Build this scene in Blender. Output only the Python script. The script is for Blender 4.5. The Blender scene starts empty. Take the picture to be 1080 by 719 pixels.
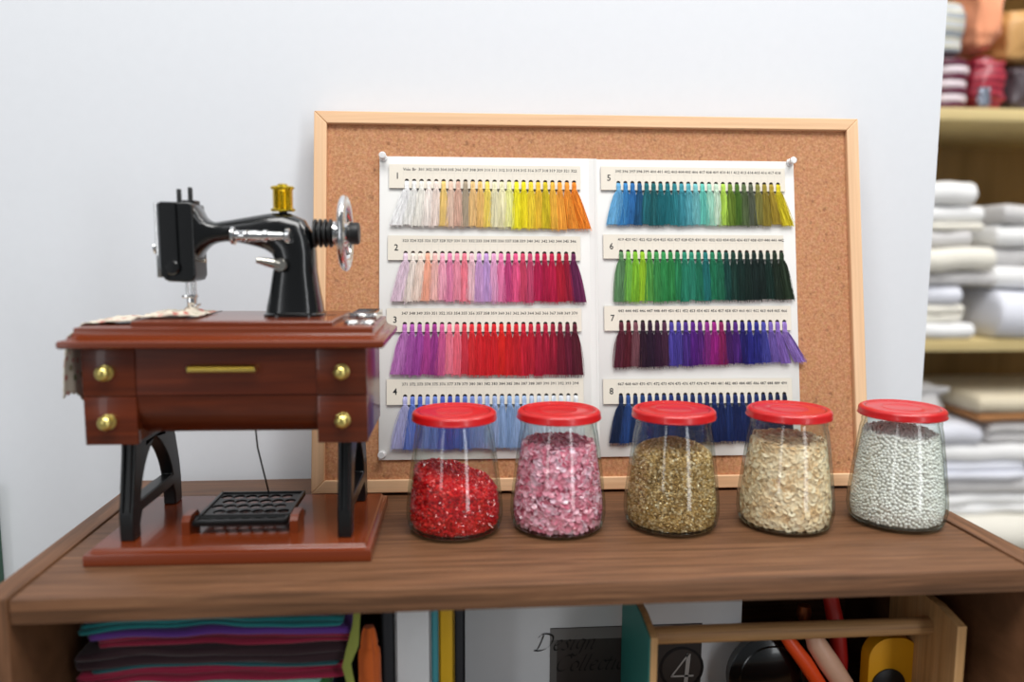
import bpy, bmesh, math, random
from mathutils import Vector, Matrix, noise
PI = math.pi
random.seed(7)
scene = bpy.context.scene
COL = scene.collection

# ------------------------------------------------------------------ camera, world, lights, exposure
cam_d = bpy.data.cameras.new('camera')
cam = bpy.data.objects.new('camera', cam_d)
COL.objects.link(cam)
F_PX, PITCH, YAW, ROLL = 835.0, math.radians(6.68), math.radians(4.72), math.radians(0.25)
_f = Vector((math.sin(YAW) * math.cos(PITCH), math.cos(YAW) * math.cos(PITCH), -math.sin(PITCH)))
_r = Vector((math.cos(YAW), -math.sin(YAW), 0))
_u = _r.cross(_f)
_r2 = _r * math.cos(ROLL) + _u * math.sin(ROLL)
_u2 = _u * math.cos(ROLL) - _r * math.sin(ROLL)
m = Matrix((_r2, _u2, -_f)).transposed().to_4x4()
m.translation = Vector((0, 0, 0.21))
cam.matrix_world = m
cam_d.sensor_width = 36.0
cam_d.lens = F_PX / 1080 * 36
cam_d.clip_start = 0.01
cam_d.dof.use_dof = True
cam_d.dof.focus_distance = 0.67
cam_d.dof.aperture_fstop = 2.8
scene.camera = cam

world = bpy.data.worlds.new('world')
scene.world = world
world.use_nodes = True
bg = world.node_tree.nodes['Background']
bg.inputs[0].default_value = (0.90, 0.95, 1.0, 1)
bg.inputs[1].default_value = 0.20


def area(name, loc, target, sx, sy, power, color=(1, 1, 1)):
    d = bpy.data.lights.new(name, 'AREA')
    d.shape = 'RECTANGLE'
    d.size, d.size_y, d.energy, d.color = sx, sy, power, color
    o = bpy.data.objects.new(name, d)
    COL.objects.link(o)
    o.location = loc
    o.rotation_euler = (Vector(target) - Vector(loc)).to_track_quat('-Z', 'Y').to_euler()
    return o


area('window_light', (1.15, -1.30, 0.85), (0.10, 0.58, 0.60), 0.34, 2.5, 14, (0.96, 0.98, 1.0))
area('window_light_side', (-1.25, -1.20, 0.95), (0.0, 0.58, 0.60), 0.28, 2.2, 6, (0.96, 0.98, 1.0))
area('ceiling_light', (0.15, -0.30, 2.0), (0.1, 0.60, 0.0), 1.8, 0.9, 55, (1.0, 0.99, 0.97))
area('rack_fill_light', (1.35, 0.80, 1.9), (1.2, 1.6, 0.2), 1.0, 0.6, 23, (1.0, 0.97, 0.93))  # added fill lamp, brightens the rack and its back panel

scene.view_settings.view_transform = 'Standard'
scene.view_settings.look = 'None'
scene.view_settings.gamma = 1
scene.view_settings.use_curve_mapping = False
scene.view_settings.exposure = 0.0
scene.cycles.use_denoising = True
scene.cycles.max_bounces = 14
scene.cycles.transmission_bounces = 12
scene.cycles.transparent_max_bounces = 16


# ------------------------------------------------------------------ materials
def lin(h):
    h = h.lstrip('#')
    c = [int(h[i:i + 2], 16) / 255 for i in (0, 2, 4)]
    return tuple((x / 12.92 if x <= 0.04045 else ((x + 0.055) / 1.055) ** 2.4) for x in c) + (1.0,)


class Mat:
    def __init__(s, name):
        s.m = bpy.data.materials.new(name)
        s.m.use_nodes = True
        s.nt = s.m.node_tree
        s.b = s.nt.nodes['Principled BSDF']

    def n(s, t, **kw):
        nd = s.nt.nodes.new(t)
        for k, v in kw.items():
            if k.startswith('i_'):
                key = k[2:]
                key = int(key) if key.isdigit() else key.replace('_', ' ')
                nd.inputs[key].default_value = v
            else:
                setattr(nd, k, v)
        return nd

    def l(s, a, b):
        s.nt.links.new(a, b)

    def coords(s, scale=(1, 1, 1), loc=(0, 0, 0), rot=(0, 0, 0)):
        tc = s.n('ShaderNodeTexCoord')
        mp = s.n('ShaderNodeMapping')
        mp.inputs['Scale'].default_value = scale
        mp.inputs['Location'].default_value = loc
        mp.inputs['Rotation'].default_value = rot
        s.l(tc.outputs['Object'], mp.inputs['Vector'])
        return mp.outputs[0]

    def noise(s, vec, scale, detail=4, rough=0.55, dist=0.0):
        nd = s.n('ShaderNodeTexNoise')
        nd.inputs['Scale'].default_value = scale
        nd.inputs['Detail'].default_value = detail
        nd.inputs['Roughness'].default_value = rough
        nd.inputs['Distortion'].default_value = dist
        s.l(vec, nd.inputs['Vector'])
        return nd.outputs[0]

    def ramp(s, fac, stops):
        r = s.n('ShaderNodeValToRGB')
        e = r.color_ramp.elements
        e[0].position, e[0].color = stops[0][0], lin(stops[0][1])
        e[1].position, e[1].color = stops[-1][0], lin(stops[-1][1])
        for p, c in stops[1:-1]:
            k = e.new(p)
            k.color = lin(c)
        s.l(fac, r.inputs[0])
        return r.outputs[0]

    def mixc(s, fac, a, b, mode='MIX'):
        nd = s.n('ShaderNodeMix', data_type='RGBA', blend_type=mode)
        for sock, v in ((nd.inputs[0], fac), (nd.inputs[6], a), (nd.inputs[7], b)):
            if hasattr(v, 'is_output'):
                s.l(v, sock)
            else:
                sock.default_value = v
        return nd.outputs[2]

    def bump(s, h, strength=0.2, dist=0.001):
        nd = s.n('ShaderNodeBump')
        nd.inputs['Strength'].default_value = strength
        nd.inputs['Distance'].default_value = dist
        s.l(h, nd.inputs['Height'])
        s.l(nd.outputs[0], s.b.inputs['Normal'])

    def col(s, c):
        s.l(c, s.b.inputs['Base Color'])

    def set(s, rough=0.5, metal=0.0, spec=0.5, coat=0.0, coat_rough=0.05, sheen=0.0):
        s.b.inputs['Roughness'].default_value = rough
        s.b.inputs['Metallic'].default_value = metal
        s.b.inputs['Specular IOR Level'].default_value = spec
        s.b.inputs['Coat Weight'].default_value = coat
        s.b.inputs['Coat Roughness'].default_value = coat_rough
        s.b.inputs['Sheen Weight'].default_value = sheen
        return s


def plain(name, hexc, rough=0.5, metal=0.0, var=0.04, vscale=60, bump=0.0, **kw):
    M = Mat(name)
    M.set(rough, metal, **kw)
    v = M.coords()
    nz = M.noise(v, vscale, 5)
    base = lin(hexc)
    dark = tuple(c * (1 - 2 * var) for c in base[:3]) + (1,)
    lite = tuple(min(1, c * (1 + 2 * var)) for c in base[:3]) + (1,)
    M.col(M.mixc(nz, dark, lite))
    if bump:
        M.bump(nz, bump, 0.0005)
    return M.m


def wood(name, stops, axis='x', scale=14, rough=0.45, fine=1.0, coat=0.0, bump=0.08, grain=4):
    M = Mat(name)
    M.set(rough, coat=coat, spec=0.35)
    st = {'yz': (1, 0.045, 0.06), 'x': (0.045, 1, 1), 'y': (1, 0.045, 1), 'z': (1, 1, 0.045)}[axis]
    v = M.coords(st)
    a = M.noise(v, scale * grain, 8, 0.66, 0.6)
    st2 = tuple(c * (0.35 if c < 1 else 1) for c in st)
    v2 = M.coords(st2)
    b = M.noise(v2, scale * 40, 3, 0.6)
    c1 = M.ramp(a, stops)
    f = M.ramp(b, [(0.30, '5c5c5c'), (0.62, 'ffffff')])
    M.col(M.mixc(0.55 * fine, c1, f, 'MULTIPLY'))
    M.bump(b, bump, 0.0006)
    return M.m


MT = {}
MT['wall'] = plain('white_wall_paint', 'e0e3e8', 0.55, var=0.01, vscale=90, bump=0.03)
MT['floor'] = plain('grey_floor', '9a958e', 0.4, var=0.06, vscale=6)
WAL = [(0.26, '51351f'), (0.44, '6c4930'), (0.57, '7d563b'), (0.76, '906848')]
MT['walnut_x'] = wood('walnut_board', WAL, 'x', 13, 0.5, grain=15)
MT['walnut_y'] = wood('walnut_side_board', WAL, 'yz', 13, 0.5, grain=15)
MT['walnut_z'] = wood('walnut_upright', WAL, 'z', 13, 0.5, grain=15)
PINE = [(0.3, 'd9aa80'), (0.5, 'e6bd94'), (0.75, 'efcda8')]
MT['pine_x'] = wood('pine_rail', PINE, 'x', 9, 0.5, 0.25)
MT['pine_z'] = wood('pine_stile', PINE, 'z', 9, 0.5, 0.25)
MT['oak'] = wood('caddy_wood', [(0.3, '9a7046'), (0.55, 'b4895a'), (0.8, 'c8a072')], 'x', 20, 0.55, 0.7)
MT['oak_z'] = wood('caddy_edge_wood', [(0.3, 'a87c4c'), (0.55, 'c09462'), (0.8, 'd4ac7c')], 'z', 20, 0.55, 0.5)
MT['ply'] = wood('rack_plywood', [(0.3, 'cdb377'), (0.55, 'dcc68e'), (0.8, 'e6d4a4')], 'x', 5, 0.5, 0.3)
MT['rack_back'] = wood('rack_back_board', [(0.3, '9a7a46'), (0.55, 'ab8852'), (0.8, 'b89862')], 'z', 4, 0.6, 0.4)
MT['teal_paint'] = plain('teal_paint', '2f857c', 0.5, var=0.05)
MT['redwood'] = wood('red_brown_moulding', [(0.2, '60260e'), (0.5, '6d2d12'), (0.85, '7a3717')], 'x', 12, 0.24, 0.15, coat=0.35, bump=0.01)
MT['mahogany'] = wood('mahogany_drawer', [(0.28, '3c1506'), (0.48, '5a220a'), (0.62, '6e2d11'), (0.8, '7e3917')], 'x', 16, 0.32, 0.35, coat=0.22, bump=0.01)
MT['black_gloss'] = plain('black_enamel', '070809', 0.2, var=0.02, coat=0.35)
MT['black_iron'] = plain('black_cast_iron', '0b0c0d', 0.35, var=0.05)
MT['black_matte'] = plain('black_plastic', '0f1011', 0.45, var=0.05)
MT['chrome'] = plain('chrome', 'dcdcdc', 0.10, 1.0, var=0.01)
MT['steel'] = plain('satin_steel', 'b9b5ac', 0.25, 1.0, var=0.03)
MT['gold'] = plain('gold_metal', 'e2c338', 0.22, 1.0, var=0.05)
MT['gold_pale'] = plain('pale_brass', 'e6d27e', 0.28, 1.0, var=0.06)
MT['red_lid'] = plain('red_enamel_lid', 'bc1014', 0.35, var=0.02, coat=0.2)
MT['card'] = plain('white_card', 'e0dfdc', 0.6, var=0.012, vscale=40)
MT['strip'] = plain('cream_strip_card', 'e0d9cb', 0.6, var=0.025, vscale=35)
MT['gap'] = plain('painted_hole_shade', '3a342e', 0.8)  # dark colour standing for the shade inside the punched holes
MT['ink'] = plain('black_ink', '1c1c1e', 0.6)
MT['rule'] = plain('pale_ruled_line', 'c9c4ba', 0.6)

# cork
M = Mat('cork')
M.set(0.8)
v = M.coords()
n1 = M.noise(v, 420, 3, 0.7)
n2 = M.noise(v, 150, 2, 0.6)
vo = M.n('ShaderNodeTexVoronoi')
vo.inputs['Scale'].default_value = 330
M.l(v, vo.inputs['Vector'])
c1 = M.ramp(n1, [(0.3, 'a26c48'), (0.5, 'b68058'), (0.72, 'c8966e')])
c2 = M.ramp(n2, [(0.27, '6e4428'), (0.36, 'ffffff')])
c3 = M.mixc(0.40, c1, c2, 'MULTIPLY')
M.col(M.mixc(0.06, c3, vo.outputs['Color'], 'SOFT_LIGHT'))
M.bump(n1, 0.35, 0.0006)
MT['cork'] = M.m

# thread (colour per tassel object)
M = Mat('cotton_thread')
M.set(0.7, sheen=0.06, spec=0.25)
oi = M.n('ShaderNodeObjectInfo')
v = M.coords((1, 1, 0.06))
nz = M.noise(v, 900, 3, 0.65)
f = M.ramp(nz, [(0.32, 'c2c2c2'), (0.6, 'ffffff')])
M.col(M.mixc(0.8, oi.outputs['Color'], f, 'MULTIPLY'))
MT['thread'] = M.m

# glass
M = Mat('clear_jar_glass')
M.nt.nodes.remove(M.b)
out = M.nt.nodes['Material Output']
tr = M.n('ShaderNodeBsdfTransparent')
gl = M.n('ShaderNodeBsdfGlossy')
gl.inputs['Roughness'].default_value = 0.02
lw = M.n('ShaderNodeLayerWeight')
lw.inputs[0].default_value = 0.5
M.l(M.ramp(lw.outputs['Facing'], [(0.0, 'fdfefd'), (0.60, 'f8fbf9'), (0.86, 'dde4e0'), (1.0, '98a29e')]), tr.inputs[0])
fr = M.n('ShaderNodeMath', operation='POWER', i_1=4.0)
M.l(lw.outputs['Facing'], fr.inputs[0])
fr2 = M.n('ShaderNodeMath', operation='MULTIPLY_ADD', i_1=0.50, i_2=0.035)
M.l(fr.outputs[0], fr2.inputs[0])
fr = fr2
mx = M.n('ShaderNodeMixShader')
M.l(fr.outputs[0], mx.inputs[0])
M.l(tr.outputs[0], mx.inputs[1])
M.l(gl.outputs[0], mx.inputs[2])
M.l(mx.outputs[0], out.inputs[0])
MT['glass'] = M.m
M = Mat('thick_base_glass')
M.nt.nodes.remove(M.b)
out = M.nt.nodes['Material Output']
tr = M.n('ShaderNodeBsdfTransparent')
gl = M.n('ShaderNodeBsdfGlossy')
gl.inputs['Roughness'].default_value = 0.04
lw = M.n('ShaderNodeLayerWeight')
lw.inputs[0].default_value = 0.5
M.l(M.ramp(lw.outputs['Facing'], [(0.0, 'f4f8f5'), (0.5, 'e8f0eb'), (0.9, 'c2cec7'), (1.0, '98a69e')]), tr.inputs[0])
fr2 = M.n('ShaderNodeMath', operation='MULTIPLY_ADD', i_1=0.40, i_2=0.12)
M.l(lw.outputs['Facing'], fr2.inputs[0])
mx = M.n('ShaderNodeMixShader')
M.l(fr2.outputs[0], mx.inputs[0])
M.l(tr.outputs[0], mx.inputs[1])
M.l(gl.outputs[0], mx.inputs[2])
M.l(mx.outputs[0], out.inputs[0])
MT['glass_base'] = M.m
M = Mat('clear_pin_plastic')
M.set(0.12)
M.b.inputs['Transmission Weight'].default_value = 0.35
M.b.inputs['Base Color'].default_value = (0.95, 0.95, 0.95, 1)
MT['clear'] = M.m


def filling(name, stops, rough=0.3, metal=0.0, trans=0.0, coat=0.0, scale=900):
    """Small pieces whose colour changes from piece to piece."""
    M = Mat(name)
    M.set(rough, metal, coat=coat)
    at = M.n('ShaderNodeAttribute', attribute_name='piece')
    M.col(M.ramp(at.outputs['Fac'], stops))  # lowest stop colours the core only: painted shade between pieces
    M.b.inputs['Transmission Weight'].default_value = trans
    return M.m


MT['red_bead'] = filling('red_faceted_beads', [(0, '6a060c'), (0.2, 'a80a14'), (0.6, 'd4141c'), (1, 'e83a34')], 0.12, coat=0.5)
MT['pink_sequin'] = filling('pink_pearl_sequins', [(0, 'a84a62'), (0.2, 'd86a86'), (0.4, 'e88aa2'), (0.7, 'f4b2c6'), (1, 'f8d6e8')], 0.18, coat=0.7)
MT['gold_bead'] = filling('gold_seed_beads', [(0, '4e3a1a'), (0.2, '8a6a36'), (0.5, 'bc9658'), (0.8, 'd8b880'), (1, 'f2e2c0')], 0.3, 0.4)
MT['beige_disc'] = filling('beige_flat_sequins', [(0, 'b48c5a'), (0.2, 'ebc698'), (0.5, 'f6dcb6'), (1, 'f8e6c8')], 0.4, coat=0.1)
MT['pearl'] = filling('silver_white_pearls', [(0, 'c6c2ba'), (0.2, 'eeebe5'), (0.5, 'f8f6f2'), (1, 'fefdfb')], 0.25, coat=0.4)


def fabric(name, hexc, var=0.06, rough=0.85):
    M = Mat(name)
    M.set(rough, sheen=0.2)
    v = M.coords()
    nz = M.noise(v, 900, 2)
    nb = M.noise(v, 30, 4)
    b = lin(hexc)
    d = tuple(c * (1 - 2 * var) for c in b[:3]) + (1,)
    M.col(M.mixc(nb, d, b))
    M.bump(nz, 0.15, 0.0004)
    return M.m


# ------------------------------------------------------------------ mesh builder
class MB:
    def __init__(s):
        s.bm = bmesh.new()

    def _tf(s, vs, mat):
        if mat is not None:
            for v in vs:
                v.co = mat @ v.co

    def box(s, x0, x1, y0, y1, z0, z1, bev=0.0, mat=None, seg=2):
        r = bmesh.ops.create_cube(s.bm, size=1)
        vs = r['verts']
        for v in vs:
            v.co = Vector(((x0 + x1) / 2 + v.co.x * (x1 - x0), (y0 + y1) / 2 + v.co.y * (y1 - y0), (z0 + z1) / 2 + v.co.z * (z1 - z0)))
        if bev > 0:
            es = list({e for v in vs for e in v.link_edges})
            rb = bmesh.ops.bevel(s.bm, geom=es + vs, offset=bev, segments=seg, affect='EDGES', profile=0.5)
            vs = list({v for f in rb['faces'] for v in f.verts} | {v for v in vs if v.is_valid})
        s._tf(vs, mat)
        return s

    def lathe(s, prof, n=40, axis='z', loc=(0, 0, 0), mat=None, closed=False):
        rings = []
        vs = []
        for r, h in prof:
            if r < 1e-7:
                v = s.bm.verts.new(s._ax(0, 0, h, axis, loc))
                rings.append([v])
                vs.append(v)
            else:
                ring = []
                for i in range(n):
                    a = 2 * PI * i / n
                    v = s.bm.verts.new(s._ax(r * math.cos(a), r * math.sin(a), h, axis, loc))
                    ring.append(v)
                    vs.append(v)
                rings.append(ring)
        seq = list(zip(rings, rings[1:]))
        if closed:
            seq.append((rings[-1], rings[0]))
        for A, B in seq:
            for i in range(n):
                j = (i + 1) % n
                if len(A) == 1 and len(B) == 1:
                    continue
                if len(A) == 1:
                    s.bm.faces.new((A[0], B[j], B[i]))
                elif len(B) == 1:
                    s.bm.faces.new((A[i], A[j], B[0]))
                else:
                    s.bm.faces.new((A[i], A[j], B[j], B[i]))
        s._tf(vs, mat)
        return s

    def _ax(s, a, b, h, axis, loc):
        p = {'z': (a, b, h), 'x': (h, a, b), 'y': (b, h, a)}[axis]
        return Vector(p) + Vector(loc)

    def loft(s, rings, cap=True, closed=False):
        R = [[s.bm.verts.new(p) for p in ring] for ring in rings]
        n = len(R[0])
        seq = list(zip(R, R[1:]))
        if closed:
            seq.append((R[-1], R[0]))
        for A, B in seq:
            for i in range(n):
                j = (i + 1) % n
                s.bm.faces.new((A[i], A[j], B[j], B[i]))
        if cap and not closed:
            s.bm.faces.new(list(reversed(R[0])))
            s.bm.faces.new(R[-1])
        return s

    def tube(s, pts, rad, n=8, cap=True):
        pts = [Vector(p) for p in pts]
        rads = rad if isinstance(rad, (list, tuple)) else [rad] * len(pts)
        rings = []
        up = None
        for i, p in enumerate(pts):
            t = (pts[min(i + 1, len(pts) - 1)] - pts[max(i - 1, 0)]).normalized()
            if up is None:
                up = Vector((0, 0, 1)) if abs(t.z) < 0.9 else Vector((0, 1, 0))
            x = t.cross(up)
            x.normalize()
            y = x.cross(t).normalized()
            up = y
            rings.append([p + rads[i] * (math.cos(2 * PI * k / n) * x + math.sin(2 * PI * k / n) * y) for k in range(n)])
        return s.loft(rings, cap)

    def prism(s, poly, d0, d1, plane='yz', holes=None, bev=0.0):
        """Extrude polygon poly lying in plane from d0 to d1 along the remaining axis; earcut handles holes."""
        from mathutils.geometry import tessellate_polygon
        loops = [poly] + (holes or [])
        flat = [p for lp in loops for p in lp]
        tris = tessellate_polygon([[Vector((p[0], p[1], 0)) for p in lp] for lp in loops])

        def P(p, d):
            return {'yz': (d, p[0], p[1]), 'xz': (p[0], d, p[1]), 'xy': (p[0], p[1], d)}[plane]
        A = [s.bm.verts.new(P(p, d0)) for p in flat]
        B = [s.bm.verts.new(P(p, d1)) for p in flat]
        for t in tris:
            try:
                s.bm.faces.new([A[i] for i in t])
                s.bm.faces.new([B[i] for i in reversed(t)])
            except ValueError:
                pass
        k = 0
        for lp in loops:
            n = len(lp)
            for i in range(n):
                j = (i + 1) % n
                s.bm.faces.new((A[k + i], A[k + j], B[k + j], B[k + i]))
            k += n
        return s

    def ico(s, c, r, sub=1, sc=(1, 1, 1)):
        rr = bmesh.ops.create_icosphere(s.bm, subdivisions=sub, radius=r)
        for v in rr['verts']:
            v.co = Vector((v.co.x * sc[0], v.co.y * sc[1], v.co.z * sc[2])) + Vector(c)
        return s

    def build(s, name, mat, parent=None, smooth=38, loc=None, doubles=False):
        if doubles:
            bmesh.ops.remove_doubles(s.bm, verts=s.bm.verts, dist=1e-6)
        bmesh.ops.recalc_face_normals(s.bm, faces=s.bm.faces)
        if smooth:
            lim = math.radians(smooth)
            for f in s.bm.faces:
                f.smooth = True
            for e in s.bm.edges:
                if len(e.link_faces) == 2 and e.calc_face_angle(0) > lim:
                    e.smooth = False
        me = bpy.data.meshes.new(name)
        s.bm.to_mesh(me)
        s.bm.free()
        return link(name, me, mat, parent, loc)


def link(name, me, mat, parent=None, loc=None):
    o = bpy.data.objects.new(name, me)
    if mat is not None:
        me.materials.clear()
        me.materials.append(MT[mat] if isinstance(mat, str) else mat)
    COL.objects.link(o)
    if loc is not None:
        o.location = loc
    if parent is not None:
        o.parent = parent
    return o


def tag(o, label=None, cat=None, group=None, kind=None):
    if label: o['label'] = label
    if cat: o['category'] = cat
    if group: o['group'] = group
    if kind: o['kind'] = kind
    return o


def thing(name, label, cat, loc=(0, 0, 0), rotz=0.0, group=None):
    o = bpy.data.objects.new(name, None)
    o.empty_display_size = 0.02
    COL.objects.link(o)
    o.location = loc
    o.rotation_euler = (0, 0, rotz)
    return tag(o, label, cat, group)


_font_cache = {}


def text_polys(s, size, shear=0.0, res=2):
    key = (s, size, shear, res)
    if key not in _font_cache:
        cu = bpy.data.curves.new('tmp', 'FONT')
        cu.body, cu.size, cu.shear, cu.resolution_u = s, size, shear, res
        cu.offset = 0.016 * size
        cu.align_x, cu.align_y = 'CENTER', 'CENTER'
        ob = bpy.data.objects.new('tmp', cu)
        COL.objects.link(ob)
        dg = bpy.context.evaluated_depsgraph_get()
        me = bpy.data.meshes.new_from_object(ob.evaluated_get(dg))
        _font_cache[key] = ([v.co.copy() for v in me.vertices], [tuple(p.vertices) for p in me.polygons])
        bpy.data.objects.remove(ob)
        bpy.data.curves.remove(cu)
        bpy.data.meshes.remove(me)
    return _font_cache[key]


def add_text(mb, s, size, x, z, y=0.0, shear=0.0, res=2, sx=1.0):
    """Lettering in the local XZ plane facing -Y."""
    vs, fs = text_polys(s, size, shear, res)
    V = [mb.bm.verts.new((x + v.x * sx, y, z + v.y)) for v in vs]
    for f in fs:
        try:
            mb.bm.faces.new([V[i] for i in f])
        except ValueError:
            pass


# ------------------------------------------------------------------ the setting
WALL_Y = 0.745
wb = MB().box(-2.2, 0.4735, WALL_Y, WALL_Y + 0.10, -0.78, 2.3).build('wall_back', 'wall')
tag(wb, kind='structure')
wf = MB().box(-2.3, 3.2, 2.02, 2.12, -0.78, 2.3).build('wall_far', 'wall')
tag(wf, kind='structure')
fl = MB().box(-2.3, 3.2, -2.5, 2.12, -0.83, -0.78).build('floor', 'floor')
tag(fl, kind='structure')

# ------------------------------------------------------------------ walnut shelf unit
SX0, SX1, SY0, SY1 = -0.2625, 0.3875, 0.474, 0.718
PT = 0.0165
CUB = -0.165
unit = thing('shelf_unit', 'low walnut wood shelf unit carrying the toy sewing machine, jars and cork board', 'shelf unit', ((SX0 + SX1) / 2, (SY0 + SY1) / 2, -0.78))
ul = Vector(unit.location)


def upart(mb, name, mat):
    o = mb.build(name, mat, unit)
    o.matrix_parent_inverse = Matrix.Translation(-ul)
    return o


g = 0.0009
upart(MB().box(SX0 + g, SX1 - g, SY0, SY1, -0.0155, 0, 0.0008), 'top_board', 'walnut_x')
upart(MB().box(SX0 - PT, SX0, SY0 - 0.001, SY1, -0.78, 0.0012, 0.0009), 'side_panel', 'walnut_y')
upart(MB().box(SX1, SX1 + PT, SY0 - 0.001, SY1, -0.78, 0.0012, 0.0009), 'side_panel', 'walnut_y')
upart(MB().box(SX0, SX1, SY1 - 0.006, SY1, -0.78, -0.0155), 'back_panel', 'walnut_x')
for z in (CUB, -0.45, -0.74):
    upart(MB().box(SX0, SX1, SY0, SY1 - 0.006, z - 0.0155, z, 0.0008), 'inner_shelf', 'walnut_x')

# dark green board standing at the far left edge of the view
gb = MB().box(-0.52, -0.4125, 0.725, 0.7448, -0.78, -0.005, 0.002).box(-0.525, -0.4122, 0.722, 0.7448, -0.012, -0.005, 0.001)
tag(gb.build('green_board', plain('dark_green_paint', '1f4a38', 0.5)), 'dark green board against the white wall, just left of the walnut shelf', 'board')

# ------------------------------------------------------------------ cork board
BW, BH, FW = 0.4885, 0.331, 0.011
cork = thing('cork_board', 'large cork notice board in a pale wood frame leaning on the wall', 'notice board', (-0.1156, 0.6627, 0.0025))
tilt = math.radians(10)
az = math.radians(-1.08)
cork.rotation_euler = (-tilt, 0, az)
# local frame: x along the board, y into it, z up the slope
fr = thing('frame', None, None)
fr.parent = cork
T0, T1 = 0.0, 0.0135
bpy.data.objects.remove(fr)


def rail(name, quad, mat):
    b = MB()
    b.prism(quad, T0, T1, 'xz')
    o = b.build(name, mat, cork)
    md = o.modifiers.new('bevel', 'BEVEL')
    md.width, md.segments, md.limit_method = 0.0008, 2, 'ANGLE'
    return o


rail('frame_rail', [(0, 0), (BW, 0), (BW - FW, FW), (FW, FW)], 'pine_x')
rail('frame_rail', [(0, BH), (BW, BH), (BW - FW, BH - FW), (FW, BH - FW)], 'pine_x')
rail('frame_stile', [(0, 0), (FW, FW), (FW, BH - FW), (0, BH)], 'pine_z')
rail('frame_stile', [(BW, 0), (BW - FW, FW), (BW - FW, BH - FW), (BW, BH)], 'pine_z')
CK = 0.0042
MB().box(FW - 0.002, BW - FW + 0.002, CK, T1 - 0.002, FW - 0.002, BH - FW + 0.002).build('cork_panel', 'cork', cork)
bpy.context.view_layer.update()
BM = cork.matrix_world.copy() if cork.matrix_world != Matrix() else Matrix.Translation(cork.location) @ cork.rotation_euler.to_matrix().to_4x4()
BM = Matrix.Translation(cork.location) @ cork.rotation_euler.to_matrix().to_4x4()


def on_board(o, x, y, z, rot=0.0):
    """Put a thing on the board, at board coordinates."""
    mw = BM @ Matrix.Translation((x, y, z)) @ Matrix.Rotation(rot, 4, 'Y')
    o.location = mw.translation
    o.rotation_euler = mw.to_euler()
    return o


# ------------------------------------------------------------------ thread shade card
CX0, CX1, CZ0, CZ1 = 0.0565, 0.4282, 0.0275, 0.2920
CT = 0.0015
card = thing('shade_card', 'white folded thread shade card pinned to the middle of the cork board', 'shade card')
on_board(card, (CX0 + CX1) / 2, CK - 0.00015, CZ0)
hw = (CX1 - CX0) / 2
ch = CZ1 - CZ0
fold_x = 0.2445 - (CX0 + CX1) / 2
MB().box(-hw, fold_x - 0.0035, -CT, 0, 0, ch, 0.0004).build('left_page', 'card', card)
MB().box(fold_x + 0.0035, hw, -CT, 0, 0.0004, ch - 0.0006, 0.0004).build('right_page', 'card', card)
MB().box(fold_x - 0.0036, fold_x - 0.0018, -CT * 0.8, 0, 0, ch).box(fold_x - 0.0018, fold_x + 0.0018, -CT * 0.55, 0, 0, ch).box(fold_x + 0.0018, fold_x + 0.0036, -CT * 0.8, 0, 0, ch).build('fold_strip', 'card', card)

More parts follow.
